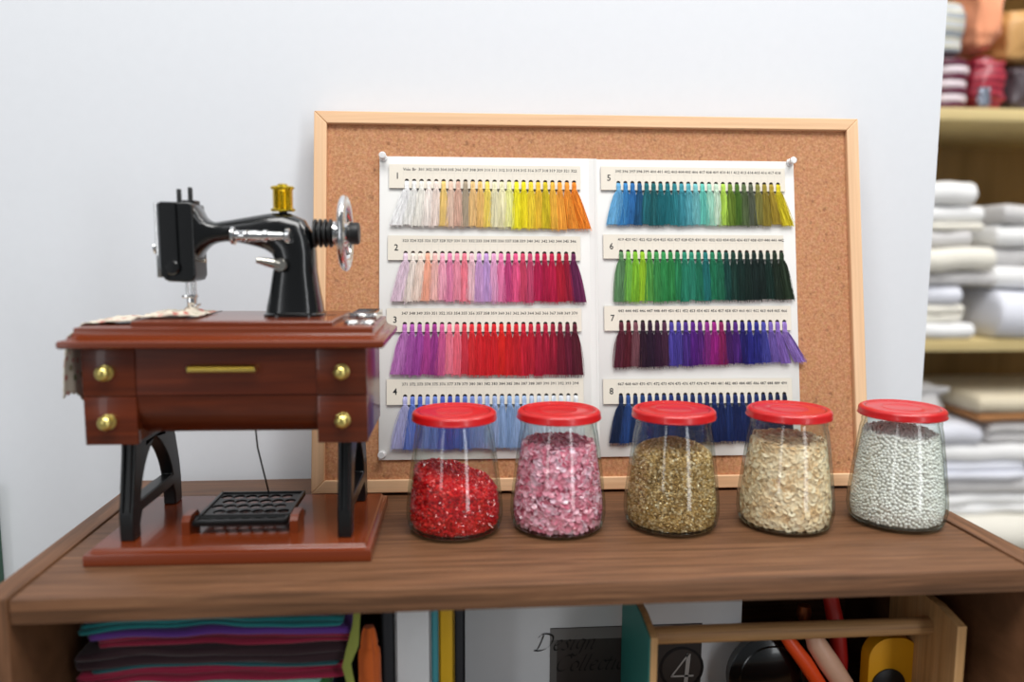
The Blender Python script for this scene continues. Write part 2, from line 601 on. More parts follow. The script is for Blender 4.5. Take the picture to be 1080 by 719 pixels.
# rows: (x0, x1, z_bottom, z_top, hole x first, hole x last, hole z, tail z left, tail z right, tilt, lean left, lean right, colours)
ROWS = {
    1: (.0650, .2333, .2634, .2844, .0804, .2275, .2699, .2310, .2278, -9, 9,
        'F6F6F6 F5F4F0 F3F0E8 F4EBE4 F4E4DA EFCF80 E7CAB6 DDB6A2 B3A38C EEC88A F3C97A F6DE6A EFE9C4 EEE8C0 F0EFA0 F3EA2A F2E21E F0D53A EFC638 D9C223 F3BE45 F3A83C F09C33 F28E26'),
    2: (.0641, .2325, .2001, .2215, .0794, .2262, .2063, .1643, .1634, -8, 6,
        'E7D0DF EFE3DA F3DFD2 F5B49A F6C5BE F4AFC4 E58BB2 EF9AB0 F08496 EFC6D0 D3A5D6 C79FD6 E6A8CE ED84B4 C4437F E85C8E D2476A C84A72 C21F55 B71847 C31A4A BB1A36 A01838 6A2050'),
    3: (.0632, .2328, .1376, .1580, .0787, .2267, .1443, .1006, .0989, -8, 2.5,
        'C07ABF B25BB0 A94CA6 B9479B A23C90 D4609A F0829A EE7084 D8394C E02F36 D9222C DB202A D81E28 E0241F D31D25 CC1D29 C91B33 C31C34 B51A3A B01638 9C1433 7D1430 6E1432 5A1428'),
    4: (.0633, .2338, .0747, .0967, .0791, .2269, .0818, .0368, .0367, -8, 2,
        'B4B4DE 6E84D0 5068C0 8496D8 6E86CC 4A60B8 3A50A8 4A62B4 5E78C0 7F94D0 90A2D8 A0B4DC 9FB2D8 93AFD8 8EACD6 9CB6DC A8BEDE B8C8E0 C4D0E2 CCD6E4 D4DCE6 D8DEE6 DCE0E8 E0E4E8'),
    5: (.2516, .4190, .2634, .2845, .2672, .4124, .2698, .2323, .2327, -6, 9,
        '6FB2DC 3E8CC8 2E74B4 1F5A86 1E6E78 1A646A 17707A 1C7680 2C8690 3F97A6 5FB0BC 7CC4C8 6CCABC A8DCC8 CFE6D0 B8DC5A 6E8A2C 4E7426 5E7048 5C6350 8A8644 9C8A34 B49A34 DCCB28'),
    6: (.2530, .4160, .2020, .2234, .2687, .4138, .2083, .1634, .1659, -1.5, 6,
        '5F8C5E 7CC050 86C232 9AC82A 55A048 3E9650 329450 2E8A48 228050 288C6E 2C8F74 1E7A5C 207A78 1E7E58 1F7052 124A44 10382F 0F302A 0E2A24 0D2522 0D2420 12322A 1A2C1E 20321E'),
    7: (.2530, .4212, .1382, .1600, .2679, .4149, .1458, .1061, .1095, -3, 15,
        '5A1A2E 5E1426 7A4A54 2E1028 2E1230 3A1636 4A2440 4A3E9A 4C3E98 4A2A84 5A1A84 5A1F7A 8A2A86 9A1A82 8A1A5A 4A1A6A 52207E 22186A 2C2A8E 2A2A86 4A4AA4 7A62B4 8A6ABC 9A7CC8'),
    8: (.2512, .4203, .0740, .0957, .2667, .4132, .0816, .0395, .0403, -6, 3,
        '14284E 2A4C8C 16305E 1A3A6E 16306A 122A60 14285C 1A3070 122456 183064 14285A 1A2F6A 122658 182C66 14265C 1C326E 12245A 182A62 14265A 1A2C64 10204C 14244E 0F1C44 0E1838'),
}
ROWTXT = {1: 'white to orange', 2: 'pale pink to plum', 3: 'violet, pink and dark red', 4: 'lilac to pale blue',
          5: 'sky blue, teal and yellow green', 6: 'bright green to near black', 7: 'maroon, purple and lavender', 8: 'navy blue'}
ROWNUM = {1: ['Vide', 'Br'] + [str(k) for k in range(301, 323)], 2: [str(k) for k in range(323, 347)], 3: [str(k) for k in range(347, 371)],
          4: [str(k) for k in range(371, 395)], 5: [str(k) for k in range(395, 419)], 6: [str(k) for k in range(419, 443)],
          7: [str(k) for k in range(443, 467)], 8: [str(k) for k in range(467, 491)]}
ST = 0.0012     # strip thickness
HR = 0.00185    # hole radius


def strip_card(w, h, holes, hz, x_left):
    """Card plate with a row of punched holes; local x from x_left, z from 0, front at y = -ST."""
    b = MB()
    n = 16
    sp = holes[1] - holes[0]
    edges = [x_left] + [holes[0] - sp / 2] + [hx + sp / 2 for hx in holes[:-1]] + [min(holes[-1] + sp / 2, x_left + w)]
    right = x_left + w

    def quad(x0, x1, z0, z1, y):
        b.bm.faces.new([b.bm.verts.new(p) for p in ((x0, y, z0), (x1, y, z0), (x1, y, z1), (x0, y, z1))])
    for y in (-ST,):
        quad(edges[0], edges[1], 0, h, y)
        quad(edges[-1], right, 0, h, y) if right - edges[-1] > 1e-5 else None
        zt = min(hz + 0.004, h - 0.001)
        for hx, x0, x1 in zip(holes, edges[1:-1], edges[2:]):
            quad(x0, x1, zt, h, y)
            outer, inner, back = [], [], []
            for k in range(n):
                a = 2 * PI * (k + 0.5) / n
                c, s_ = math.cos(a), math.sin(a)
                tx = ((x1 - hx) / c) if c > 0 else ((x0 - hx) / c)
                tz = ((zt - hz) / s_) if s_ > 0 else ((0 - hz) / s_)
                t = min(tx, tz)
                outer.append(b.bm.verts.new((hx + c * t, y, hz + s_ * t)))
                inner.append(b.bm.verts.new((hx + c * HR, y, hz + s_ * HR)))
                back.append(b.bm.verts.new((hx + c * HR, 0, hz + s_ * HR)))
            for k in range(n):
                j = (k + 1) % n
                b.bm.faces.new((outer[k], outer[j], inner[j], inner[k]))
                b.bm.faces.new((inner[k], inner[j], back[j], back[k]))
            # corners of the cell
            for cx, cz in ((x0, 0), (x1, 0), (x1, zt), (x0, zt)):
                ds = sorted(outer, key=lambda v: (v.co.x - cx) ** 2 + (v.co.z - cz) ** 2)[:2]
                try:
                    b.bm.faces.new((ds[0], ds[1], b.bm.verts.new((cx, y, cz))))
                except ValueError:
                    pass
    for p in (((x_left, 0), (right, 0)), ((right, 0), (right, h)), ((right, h), (x_left, h)), ((x_left, h), (x_left, 0))):
        (ax, az_), (bx, bz) = p
        b.bm.faces.new([b.bm.verts.new(q) for q in ((ax, 0, az_), (bx, 0, bz), (bx, -ST, bz), (ax, -ST, az_))])
    return b


def tassel_mesh(rng, hx, hz, tail, lean, width, thin=False):
    """Thread looped through the hole, knotted at the strip's lower edge, hanging as a skirt of strands."""
    b = MB()
    y0 = -ST
    # loop band from inside the hole, over the card, to the knot
    kz = -0.0006
    for sx in (-1.5, -0.5, 0.5, 1.5):
        ox = sx * 0.00085
        b.tube([(hx + ox * 0.7, y0 + 0.0009, hz - 0.0004), (hx + ox, y0 - 0.0003, hz - 0.0014), (hx + ox * 1.1, y0 - 0.0008, hz * 0.45), (hx + ox * 0.9, y0 - 0.0007, kz)], 0.00062, 5)
    # knot
    ring = []
    for sgn, zc in ((1, kz + 0.0002), (-1, kz - 0.0007)):
        b.ico((hx, y0 - 0.0006, zc), 0.0013, 2, (1.75, 0.95, 0.66))
    # inner skirt
    L = kz - tail
    w2 = width / 2
    rings = []
    for k, (t, w, d) in enumerate(((0.0, 0.40, 0.0010), (0.10, 0.66, 0.0013), (0.28, 0.84, 0.0015), (0.7, 0.95, 0.0014), (0.97, 1.0, 0.0010))):
        cx = hx + lean * t ** 1.15
        z = kz - 0.0008 - L * t
        yy = -0.0016 + 0.0003 * t
        rings.append([(cx + w2 * w * math.cos(2 * PI * i / 10), yy + d * math.sin(2 * PI * i / 10), z) for i in range(10)])
    b.loft(rings)
    # strands
    N = 12 if thin else 30
    for i in range(N):
        a = rng.uniform(0, 2 * PI)
        q = math.sqrt(rng.random()) if i > N // 2 else 1.0
        u = math.cos(a) * q
        vv = -abs(math.sin(a)) * q
        ln = L * rng.uniform(0.90, 1.05)
        wob = rng.uniform(-0.0015, 0.0015)
        pts = []
        for t in (0, 0.12, 0.35, 0.68, 1.0):
            w = (0.40, 0.72, 0.90, 1.02, 1.08)[(0, 0.12, 0.35, 0.68, 1.0).index(t)]
            cx = hx + lean * t ** 1.15 + w2 * w * u + wob * math.sin(3 * t + a)
            pts.append((cx, -0.0016 + 0.0017 * vv - 0.0002, kz - 0.0008 - ln * t))
        b.tube(pts, [0.00024, 0.00024, 0.00023, 0.00021, 0.00012], 3, cap=False)
    if rng.random() < 0.10:  # a stray thread
        sgn = rng.choice((-1, 1))
        b.tube([(hx, -0.003, kz), (hx + sgn * 0.002, -0.0042, kz - L * 0.3), (hx + sgn * 0.0045, -0.0042, kz - L * 0.65), (hx + sgn * rng.uniform(0.003, 0.008), -0.0036, kz - L * rng.uniform(0.8, 1.0))], 0.00013, 4, cap=False)
    return b


strip_y = CK - 0.00015 - CT - 0.0008
for rno, (x0, x1, zb, zt, hx0, hx1, hz, tl, tr, ll, lr, cols) in ROWS.items():
    side = 'left' if rno < 5 else 'right'
    st = thing('thread_strip', 'cream card strip numbered %d with %s tassels' % (rno, ROWTXT[rno]), 'thread strip', group='numbered thread strips on the shade card')
    on_board(st, x0, strip_y, zb)
    w, h = x1 - x0, zt - zb
    holes = [hx0 - x0 + (hx1 - hx0) * i / 23 for i in range(24)]
    strip_card(w, h, holes, hz - zb, 0.0).build('card_strip', 'strip', st, smooth=0, doubles=True)
    MB().box(0.0005, w - 0.0005, 0.0001, 0.0007, 0.0006, h - 0.0005).build('hole_shade_sheet', 'gap', st)  # added dark sheet, paints shade into the holes
    b = MB()
    add_text(b, str(rno), 0.0078, 0.0072, h * 0.50, -ST - 0.00008, sx=0.95)
    b.build('strip_number', 'ink', st, smooth=0)
    b = MB()
    for s_, hx in zip(ROWNUM[rno], holes):
        add_text(b, s_, 0.0036, hx, h - 0.0045, -ST - 0.00008, res=1, sx=1.0)
    b.build('shade_numbers', 'ink', st, smooth=0)
    b = MB()
    sp = holes[1] - holes[0]
    for i in range(25):
        xx = holes[0] - sp / 2 + sp * i
        if xx < w - 0.0002:
            b.box(xx - 0.00007, xx + 0.00007, -ST - 0.00004, -ST - 0.00001, (hz - zb) + 0.0010, h - 0.0022)
    b.box(holes[0] - sp / 2, min(w - 0.0003, holes[-1] + sp / 2), -ST - 0.00004, -ST - 0.00001, h - 0.0074, h - 0.00725)
    b.build('ruled_lines', 'rule', st, smooth=0)
    rng = random.Random(rno * 31)
    cl = cols.split()
    for i in range(24):
        lean = 0.001 * (ll * math.exp(-i / 2.2) + lr * math.exp(-(23 - i) / 1.3)) + rng.uniform(-0.0010, 0.0010)
        tail = (tl + (tr - tl) * i / 23) - zb + rng.uniform(-0.0008, 0.0008)
        wd = sp * rng.uniform(1.25, 1.50) * (1.25 if i in (0, 23) else 1.0)
        o = tassel_mesh(rng, holes[i], hz - zb, tail, lean, wd).build('tassel', 'thread', st, smooth=60)
        o.color = lin(cl[i])

# push pins
pin0 = None
for (px, pz, lab) in ((0.0598, 0.2905, 'clear plastic push pin at the top left corner of the white shade card'),
                      (0.4246, 0.2903, 'clear plastic push pin at the top right corner of the white shade card'),
                      (0.0596, 0.0325, 'clear plastic push pin at the bottom left corner of the white shade card')):
    if pin0 is None:
        pin0 = thing('push_pin', lab, 'push pin', group='clear push pins on the shade card')
        MB().lathe([(0, 0), (0.0034, 0), (0.0034, -0.0010), (0.0020, -0.0016), (0.0018, -0.0060), (0.0021, -0.0066), (0.0030, -0.0070), (0.0031, -0.0086), (0.0026, -0.0091), (0, -0.0092)], 24, 'y').build('pin_head', 'clear', pin0)
        MB().lathe([(0.0004, 0.0005), (0.0004, 0.0001), (0.0004, -0.0042), (0, -0.0043)], 8, 'y').build('pin_shaft', 'steel', pin0)
        pn = pin0
    else:
        pn = pin0.copy()
        COL.objects.link(pn)
        pn['label'] = lab
        for c in list(pin0.children):
            d = c.copy()
            COL.objects.link(d)
            d.parent = pn
    on_board(pn, px, CK - 0.00015 - CT, pz)

# ------------------------------------------------------------------ toy sewing machine
SM = Vector((-0.144, 0.58, 0.0))
sm = thing('toy_sewing_machine', 'miniature black treadle sewing machine on a red-brown cabinet with drawers', 'toy sewing machine', SM, math.radians(-1.2))


def mould(profile, x0, x1, y0, y1):
    """Rectangular plate with a moulded edge; profile = list of (inset, z)."""
    b = MB()
    rings = [[(x0 + i, y0 + i, z), (x1 - i, y0 + i, z), (x1 - i, y1 - i, z), (x0 + i, y1 - i, z)] for i, z in profile]
    return b.loft(rings)


# base board (local coordinates from here: x = X + .144, y = Y - .58)
mould([(0.0006, 0), (0, 0.0007), (0, 0.0072), (0.0006, 0.0080), (0.0024, 0.0083), (0.0036, 0.0092), (0.0040, 0.0103), (0.0048, 0.0110)],
      -0.0945, 0.0935, -0.060, 0.060).build('base_board', 'redwood', sm)


# cast iron side frames: an arched A shape, seen from the side in (y, z)
def bez(p, n=8):
    out = []
    (a, b_, c, d) = [Vector(q) for q in p]
    for i in range(n + 1):
        t = i / n
        out.append(tuple(a * (1 - t) ** 3 + b_ * 3 * t * (1 - t) ** 2 + c * 3 * t * t * (1 - t) + d * t ** 3))
    return out


ZB, ZT = 0.011, 0.0815
fy, ry = -0.0440, 0.0470
outer = [(fy, ZB), (fy - 0.0005, ZB + 0.018), (fy + 0.001, ZB + 0.024)]
outer += bez([(fy + 0.002, ZB + 0.027), (fy + 0.004, ZB + 0.040), (fy + 0.008, ZB + 0.052), (fy + 0.010, ZT)], 7)
outer += bez([(ry - 0.010, ZT), (ry - 0.006, ZB + 0.052), (ry - 0.001, ZB + 0.040), (ry + 0.001, ZB + 0.027)], 7)
outer += [(ry + 0.002, ZB + 0.018), (ry + 0.002, ZB), (ry - 0.012, ZB), (ry - 0.0122, ZB + 0.010), (ry - 0.015, ZB + 0.0165),
          (fy + 0.0165, ZB + 0.0165), (fy + 0.0125, ZB + 0.010), (fy + 0.0125, ZB)]
hole = bez([(fy + 0.0150, ZB + 0.0250), (fy + 0.020, ZB + 0.044), (0.0 - 0.012, ZB + 0.056), (0.0015, ZB + 0.0625)], 8)[:-1]
hole += bez([(0.0015, ZB + 0.0625), (0.012, ZB + 0.056), (ry - 0.020, ZB + 0.044), (ry - 0.0150, ZB + 0.0250)], 8)
for xx in (-0.0770, 0.0690):
    b = MB()
    b.prism(outer, xx, xx + 0.0095, 'yz', [hole])
    o = b.build('leg', 'black_iron', sm, smooth=35)
    md = o.modifiers.new('bevel', 'BEVEL')
    md.width, md.segments, md.limit_method, md.angle_limit = 0.0011, 2, 'ANGLE', math.radians(40)
    bb = MB()
    for yy in (fy + 0.009, ry - 0.009):
        bb.lathe([(0.0020, 0.0000), (0.0020, 0.0028), (0.0012, 0.0038), (0, 0.004)], 14, 'z', (xx + 0.0055, yy, ZB + 0.011 * 0))
    # lengthwise rib on the front limb
    for dx in (0.0018, 0.0066):
        bb.tube([(xx + dx + 0.0006, fy - 0.0004, ZB + 0.020), (xx + dx + 0.0006, fy + 0.0036, ZB + 0.040), (xx + dx + 0.0006, fy + 0.0085, ZT - 0.004)], 0.0011, 6)
    bb.build('leg_rib', 'black_iron', o)

# drawers blocks
CF, CB = -0.0510, 0.0310      # cabinet front and rear
MB().box(-0.0915, -0.0585, CF + 0.0008, CB, 0.0815, 0.1445, 0.0006).build('cabinet_side', 'mahogany', sm)
MB().box(0.0590, 0.0915, CF + 0.0008, CB, 0.0805, 0.1445, 0.0006).build('cabinet_side', 'mahogany', sm)


def knob(par, x, z, y):
    b = MB()
    b.lathe([(0.0052, 0), (0.0054, -0.0006), (0.0050, -0.0012), (0.0030, -0.0018), (0.0026, -0.0030), (0.0044, -0.0040), (0.0048, -0.0055), (0.0040, -0.0072), (0.0022, -0.0082), (0, -0.0085)], 22, 'y', (x, y, z))
    for k in range(8):
        a = 2 * PI * k / 8
        b.ico((x + 0.0040 * math.cos(a), y - 0.0052, z + 0.0040 * math.sin(a)), 0.0012, 1)
    b.build('knob', 'gold_pale', par)


for (x0, x1, kx) in ((-0.0918, -0.0582, -0.0766), (0.0587, 0.0918, 0.0755)):
    for (z0, z1, kz) in ((0.1128, 0.1440, 0.1284), (0.0802, 0.1122, 0.0958)):
        d = MB().box(x0, x1, CF - 0.0012, CF + 0.004, z0, z1, 0.0006).build('drawer', 'mahogany', sm)
        knob(d, kx, kz, CF - 0.0012)

# bow-fronted centre: upper drawer leaf and curved lower panel
b = MB()
prof = [(CF + 0.0006, 0.1443), (CF + 0.0004, 0.1385), (CF + 0.0002, 0.1300), (CF, 0.1200), (CF - 0.0002, 0.1132), (CF + 0.004, 0.1130), (CF + 0.010, 0.1443)]
b.prism([(y, z) for y, z in prof], -0.0580, 0.0586, 'yz')
d = b.build('centre_drawer', 'mahogany', sm)
hb = MB()
for k in range(30):
    hx = -0.0228 + 0.0420 * k / 29
    hb.ico((hx, CF - 0.0040, 0.1309), 0.0030, 1, (0.5, 1, 1))
hb.tube([(-0.0225, CF - 0.004, 0.1309), (0.0192, CF - 0.004, 0.1309)], 0.0012, 8)
hb.tube([(-0.0200, CF + 0.0004, 0.1309), (-0.0200, CF - 0.004, 0.1309)], 0.0012, 8).tube([(0.0168, CF + 0.0004, 0.1309), (0.0168, CF - 0.004, 0.1309)], 0.0012, 8)
hb.build('pull_handle', 'gold_pale', d)
b = MB()
pr = [(CF + 0.0004, 0.1126)] + [(CF + 0.0004 + 0.022 * (1 - math.cos(a)), 0.1126 - 0.0285 * math.sin(a)) for a in [PI / 2 * k / 9 for k in range(1, 10)]] + [(CB, 0.0841), (CB, 0.1126)]
b.prism(pr, -0.0582, 0.0588, 'yz')
b.build('curved_panel', 'mahogany', sm)
MB().box(-0.059, 0.059, CB - 0.004, CB, 0.1126, 0.1445).build('cabinet_back', 'mahogany', sm)

# table top
mould([(0.006, 0.1445), (0.0012, 0.1452), (0, 0.1462), (0, 0.1494), (0.0010, 0.1502), (0.0040, 0.1510), (0.0062, 0.1524), (0.0072, 0.1540), (0.0076, 0.1548), (0.0076, 0.1576), (0.0084, 0.1582)],
      -0.1010, 0.1045, -0.0640, 0.0400).build('table_top', 'redwood', sm, smooth=50)
mould([(0, 0.1580), (0, 0.1612), (0.0007, 0.1620)], -0.0592, 0.0698, -0.0520, 0.0330).build('raised_bed', 'redwood', sm)
MB().box(-0.0265, -0.0256, -0.050, 0.032, 0.1618, 0.16225).box(0.0585, 0.0655, -0.0080, -0.0050, 0.1618, 0.1622).build('bed_seam', 'black_matte', sm)

# machine head: column, bend and arm in one loft
ST_ = [((.0172, .1645), (.0560, .1645), .0190, 3.2), ((.0178, .1690), (.0556, .1690), .0178, 3.2), ((.0198, .1780), (.0540, .1780), .0160, 3.2), ((.0222, .1925), (.0520, .1935), .0146, 3.0),
       ((.0238, .2005), (.0518, .2075), .0138, 2.8), ((.0216, .2052), (.0502, .2190), .0132, 2.6), ((.0172, .2080), (.0450, .2290), .0127, 2.5), ((.0120, .2098), (.0345, .2338), .0122, 2.4),
       ((.0060, .2114), (.0220, .2338), .0117, 2.4), ((-.0015, .2130), (.0070, .2312), .0112, 2.4), ((-.0085, .2137), (-.0065, .2288), .0106, 2.5), ((-.0150, .2130), (-.0158, .2272), .0104, 2.6),
       ((-.0200, .2112), (-.0205, .2282), .0108, 2.8), ((-.0245, .2075), (-.0245, .2318), .0114, 3.2), ((-.0275, .2035), (-.0272, .2372), .0120, 4.0), ((-.0300, .1990), (-.0298, .2396), .0124, 5.0)]
HY = -0.005
rings = []
NR = 28
for (a, c, d, e) in ST_:
    a, c = Vector((a[0], a[1])), Vector((c[0], c[1]))
    mid, half = (a + c) / 2, (c - a) / 2
    ring = []
    for k in range(NR):
        t = 2 * PI * k / NR
        cc, ss = math.cos(t), math.sin(t)
        u = math.copysign(abs(cc) ** (2 / e), cc)
        w = math.copysign(abs(ss) ** (2 / e), ss)
        p = mid + half * u
        ring.append((p.x, HY + d * w, p.y))
    rings.append(ring)
b = MB()
b.loft(rings)
head = b.build('machine_head', 'black_gloss', sm, smooth=50)
# foot of the column
b = MB()
fr_ = []
for (o_, z) in ((0, 0.1620), (0, 0.1636), (-0.0010, 0.1645), (-0.003, 0.1650)):
    ring = []
    for k in range(40):
        t = 2 * PI * k / 40
        cc, ss = math.cos(t), math.sin(t)
        ring.append((0.0366 + (0.0206 + o_) * math.copysign(abs(cc) ** 0.6, cc), HY + (0.0212 + o_) * math.copysign(abs(ss) ** 0.6, ss), z))
    fr_.append(ring)
b.loft(fr_)
b.build('column_foot', 'black_gloss', head)
# face end block
b = MB()
poly = [(-0.0505, 0.2406), (-0.0310, 0.2402), (-0.0285, 0.2392), (-0.0280, 0.2300), (-0.0280, 0.1900), (-0.0296, 0.1868), (-0.0330, 0.1856), (-0.0462, 0.1862), (-0.0490, 0.1876), (-0.0505, 0.1905)]
b.prism(poly, HY - 0.0130, HY + 0.0130, 'xz')
o = b.build('face_block', 'black_gloss', head)
md = o.modifiers.new('bevel', 'BEVEL')
md.width, md.segments, md.limit_method, md.angle_limit = 0.0014, 3, 'ANGLE', math.radians(50)
b = MB()
# sloping facets between the block and the arm, raised front panel and round boss
b.prism([(-0.0500, 0.2396), (-0.0392, 0.2396), (-0.0388, 0.1985), (-0.0470, 0.1890), (-0.0500, 0.1910)], HY - 0.0152, HY - 0.0128, 'xz')
b.lathe([(0.0050, 0), (0.0050, -0.0012), (0.0042, -0.0020), (0, -0.0021)], 24, 'y', (-0.0428, HY - 0.0142, 0.1958))
b.build('front_panel', 'black_gloss', head)
b = MB()
b.box(-0.0532, -0.0503, HY - 0.0146, HY + 0.0126, 0.1890, 0.2396, 0.0005)
b.build('face_plate', 'chrome', head)
MB().lathe([(0.0030, -0.0525), (0.0044, -0.0535), (0.0044, -0.0546), (0.0020, -0.0552), (0.0020, -0.0562), (0.0038, -0.0568), (0.0040, -0.0580), (0.0026, -0.0590), (0, -0.0592)], 20, 'x', (0, HY - 0.003, 0.2089)).build('tension_knob', 'chrome', head)
b = MB()
b.box(-0.0375, -0.0290, HY - 0.006, HY + 0.006, 0.2395, 0.2420, 0.0005)
b.lathe([(0.0016, 0.2400), (0.0016, 0.2490), (0.0013, 0.2496), (0, 0.2497)], 14, 'z', (-0.0398, HY - 0.004, 0))
b.lathe([(0.0016, 0.2400), (0.0016, 0.2506), (0.0013, 0.2512), (0, 0.2513)], 14, 'z', (-0.0342, HY + 0.002, 0))
b.build('top_pegs', 'black_matte', head)
MB().lathe([(0.0011, 0), (0.0011, 0.0045), (0.0016, 0.0047), (0.0016, 0.0058), (0, 0.006)], 12, 'x', (-0.0290, HY - 0.004, 0.2005)).build('side_screw', 'steel', head)
# needle bar, presser foot
b = MB()
for xx in (-0.0385, -0.0352, -0.0330):
    b.lathe([(0.0009, 0.1735), (0.0009, 0.1870)], 12, 'z', (xx, HY, 0))
b.box(-0.0412, -0.0316, HY - 0.0035, HY + 0.0035, 0.1742, 0.1764, 0.0005)
b.box(-0.0376, -0.0326, HY - 0.0030, HY + 0.0030, 0.1690, 0.1744, 0.0005)
b.tube([(-0.0352, HY, 0.1695), (-0.0352, HY, 0.1632)], 0.0006, 8)
b.box(-0.0030, 0.0030, -0.0026, 0.0026, -0.0006, 0.0006, 0.0003, Matrix.Translation((-0.0318, HY - 0.001, 0.1684)) @ Matrix.Rotation(math.radians(-38), 4, 'Y'))
b.box(-0.0405, -0.0360, HY - 0.006, HY + 0.002, 0.1640, 0.1650, 0.0003)
b.tube([(-0.0382, HY, 0.1740), (-0.0382, HY, 0.1648)], 0.0007, 8)
b.build('needle_bar', 'chrome', head)

# hand wheel with hub and bellows
WX, WZ, WY = 0.0712, 0.2199, HY
b = MB()
prof = []
x = 0.0500
prof.append((0.004, x))
for k in range(4):
    xx = 0.0505 + k * 0.0036
    r = 0.0098 - 0.0000 * k
    prof += [(0.0066, xx), (r, xx + 0.0006), (r + 0.0003, xx + 0.0013), (r, xx + 0.0021), (0.0068, xx + 0.0028)]
prof += [(0.004, 0.0655)]
b.lathe(prof, 32, 'x', (0, WY, WZ))
b.build('bellows_collar', 'black_matte', head)
wheel = MB()
R = 0.0232
tp = [(R + 0.0040 * math.cos(2 * PI * k / 12), 0.0027 * math.sin(2 * PI * k / 12) + WX + 0.0015) for k in range(12)]
wheel.lathe(tp, 56, 'x', (0, WY, WZ), closed=True)
for k in range(5):
    a = 2 * PI * k / 5 + 0.35
    d1 = Vector((0, math.cos(a), math.sin(a)))
    d2 = Vector((0, -math.sin(a), math.cos(a)))
    c = Vector((WX, WY, WZ))
    wheel.tube([c + d1 * 0.006 + Vector((-0.001, 0, 0)), c + d1 * 0.0125 + d2 * 0.0022, c + d1 * 0.0185 + d2 * 0.0022 + Vector((0.0012, 0, 0)), c + d1 * 0.0228 + Vector((0.0015, 0, 0))], [0.0026, 0.0017, 0.0016, 0.0022], 10)
wheel.lathe([(0, 0.0640), (0.0072, 0.0640), (0.0088, 0.0650), (0.0088, 0.0662), (0.0074, 0.0668), (0.0074, 0.0682), (0.0092, 0.0690), (0.0092, 0.0730), (0.0070, 0.0745), (0.0060, 0.0765), (0, 0.0766)], 32, 'x', (0, WY, WZ))
wheel.build('hand_wheel', 'chrome', head)
MB().lathe([(0, 0.0755), (0.0068, 0.0755), (0.0078, 0.0762), (0.0078, 0.0818), (0.0070, 0.0826), (0, 0.0827)], 28, 'x', (0, WY, WZ)).build('wheel_cap', 'black_matte', head)

# bobbin winder and stitch lever on the front of the arm
b = MB()
by, bz = HY - 0.0165, 0.2176
b.lathe([(r_ * 1.32, h_) for r_, h_ in [(0, -0.0020), (0.0032, -0.0020), (0.0046, -0.0014), (0.0046, 0.0006), (0.0030, 0.0016), (0.0026, 0.0050), (0.0030, 0.0060), (0.0028, 0.0085), (0.0034, 0.0092), (0.0028, 0.0100), (0.0030, 0.0150), (0.0026, 0.0160),
         (0.0025, 0.0190), (0.0032, 0.0200), (0.0032, 0.0225), (0.0024, 0.0235), (0.0022, 0.0330), (0.0030, 0.0338), (0.0040, 0.0350), (0.0042, 0.0372), (0.0030, 0.0384), (0, 0.0386)]], 24, 'x', (0, by, bz))
b.tube([(0.0366, by, bz), (0.0366, HY - 0.0100, bz)], 0.0020, 10).tube([(0.0170, by, bz), (0.0170, HY - 0.0090, bz)], 0.0018, 10)
b.build('bobbin_winder', 'chrome', head)
b = MB()
b.tube([(0.0150, HY - 0.0185, 0.2012), (0.0220, HY - 0.0180, 0.1998), (0.0305, HY - 0.0170, 0.1980)], [0.0020, 0.0030, 0.0040], 14)
b.lathe([(0, -0.0185), (0.0042, -0.0185), (0.0047, -0.0178), (0.0047, -0.0152), (0.0024, -0.0140), (0.0024, -0.0100), (0, -0.0100)], 20, 'y', (0.0308, HY - 0.002, 0.1979))
b.build('stitch_lever', 'steel', head)

# gold thread spool on its pin
b = MB()
sx_, sy_ = 0.0298, HY
b.lathe([(0.0030, 0.2325), (0.0030, 0.2352)], 14, 'z', (sx_, sy_, 0))
b.build('spool_pin', 'black_matte', head)
b = MB()
pr = [(0, 0.2348), (0.0074, 0.2348), (0.0078, 0.2354), (0.0078, 0.2366), (0.0070, 0.2372)]
for k in range(13):
    zz = 0.2376 + k * 0.0009
    pr += [(0.0066, zz), (0.0070, zz + 0.00045)]
pr += [(0.0066, 0.2494), (0.0070, 0.2500), (0.0074, 0.2506), (0.0074, 0.2518), (0.0068, 0.2524), (0.0034, 0.2524), (0.0034, 0.2536), (0.0028, 0.2540), (0, 0.2540)]
b.lathe(pr, 30, 'z', (sx_, sy_, 0))
for k in range(12):
    a = 2 * PI * k / 12
    b.ico((sx_ + 0.0074 * math.cos(a), sy_ + 0.0074 * math.sin(a), 0.2512), 0.0010, 1)
    b.ico((sx_ + 0.0077 * math.cos(a), sy_ + 0.0077 * math.sin(a), 0.2360), 0.0010, 1)
b.build('thread_spool', 'gold', head)

# chrome accessories on the right of the table top
b = MB()
b.prism([(0.0755, -0.0120), (0.0945, -0.0120), (0.0945, 0.0300), (0.0755, 0.0300)], 0.1583, 0.1600, 'xy')
b.prism([(0.0755, -0.0120), (0.0945, -0.0120), (0.0945, 0.0300), (0.0755, 0.0300)], 0.1600, 0.1640, 'xy', [[(0.0772, -0.0103), (0.0928, -0.0103), (0.0928, 0.0283), (0.0772, 0.0283)]])
b.build('accessory_tray', 'chrome', sm)
for xx in (0.0805, 0.0915):
    MB().lathe([(0.0050, 0.1580), (0.0052, 0.1586), (0.0050, 0.1600), (0.0040, 0.1612), (0.0020, 0.1618), (0, 0.1619)], 26, 'z', (xx, -0.0375, 0)).build('chrome_button', 'chrome', sm)

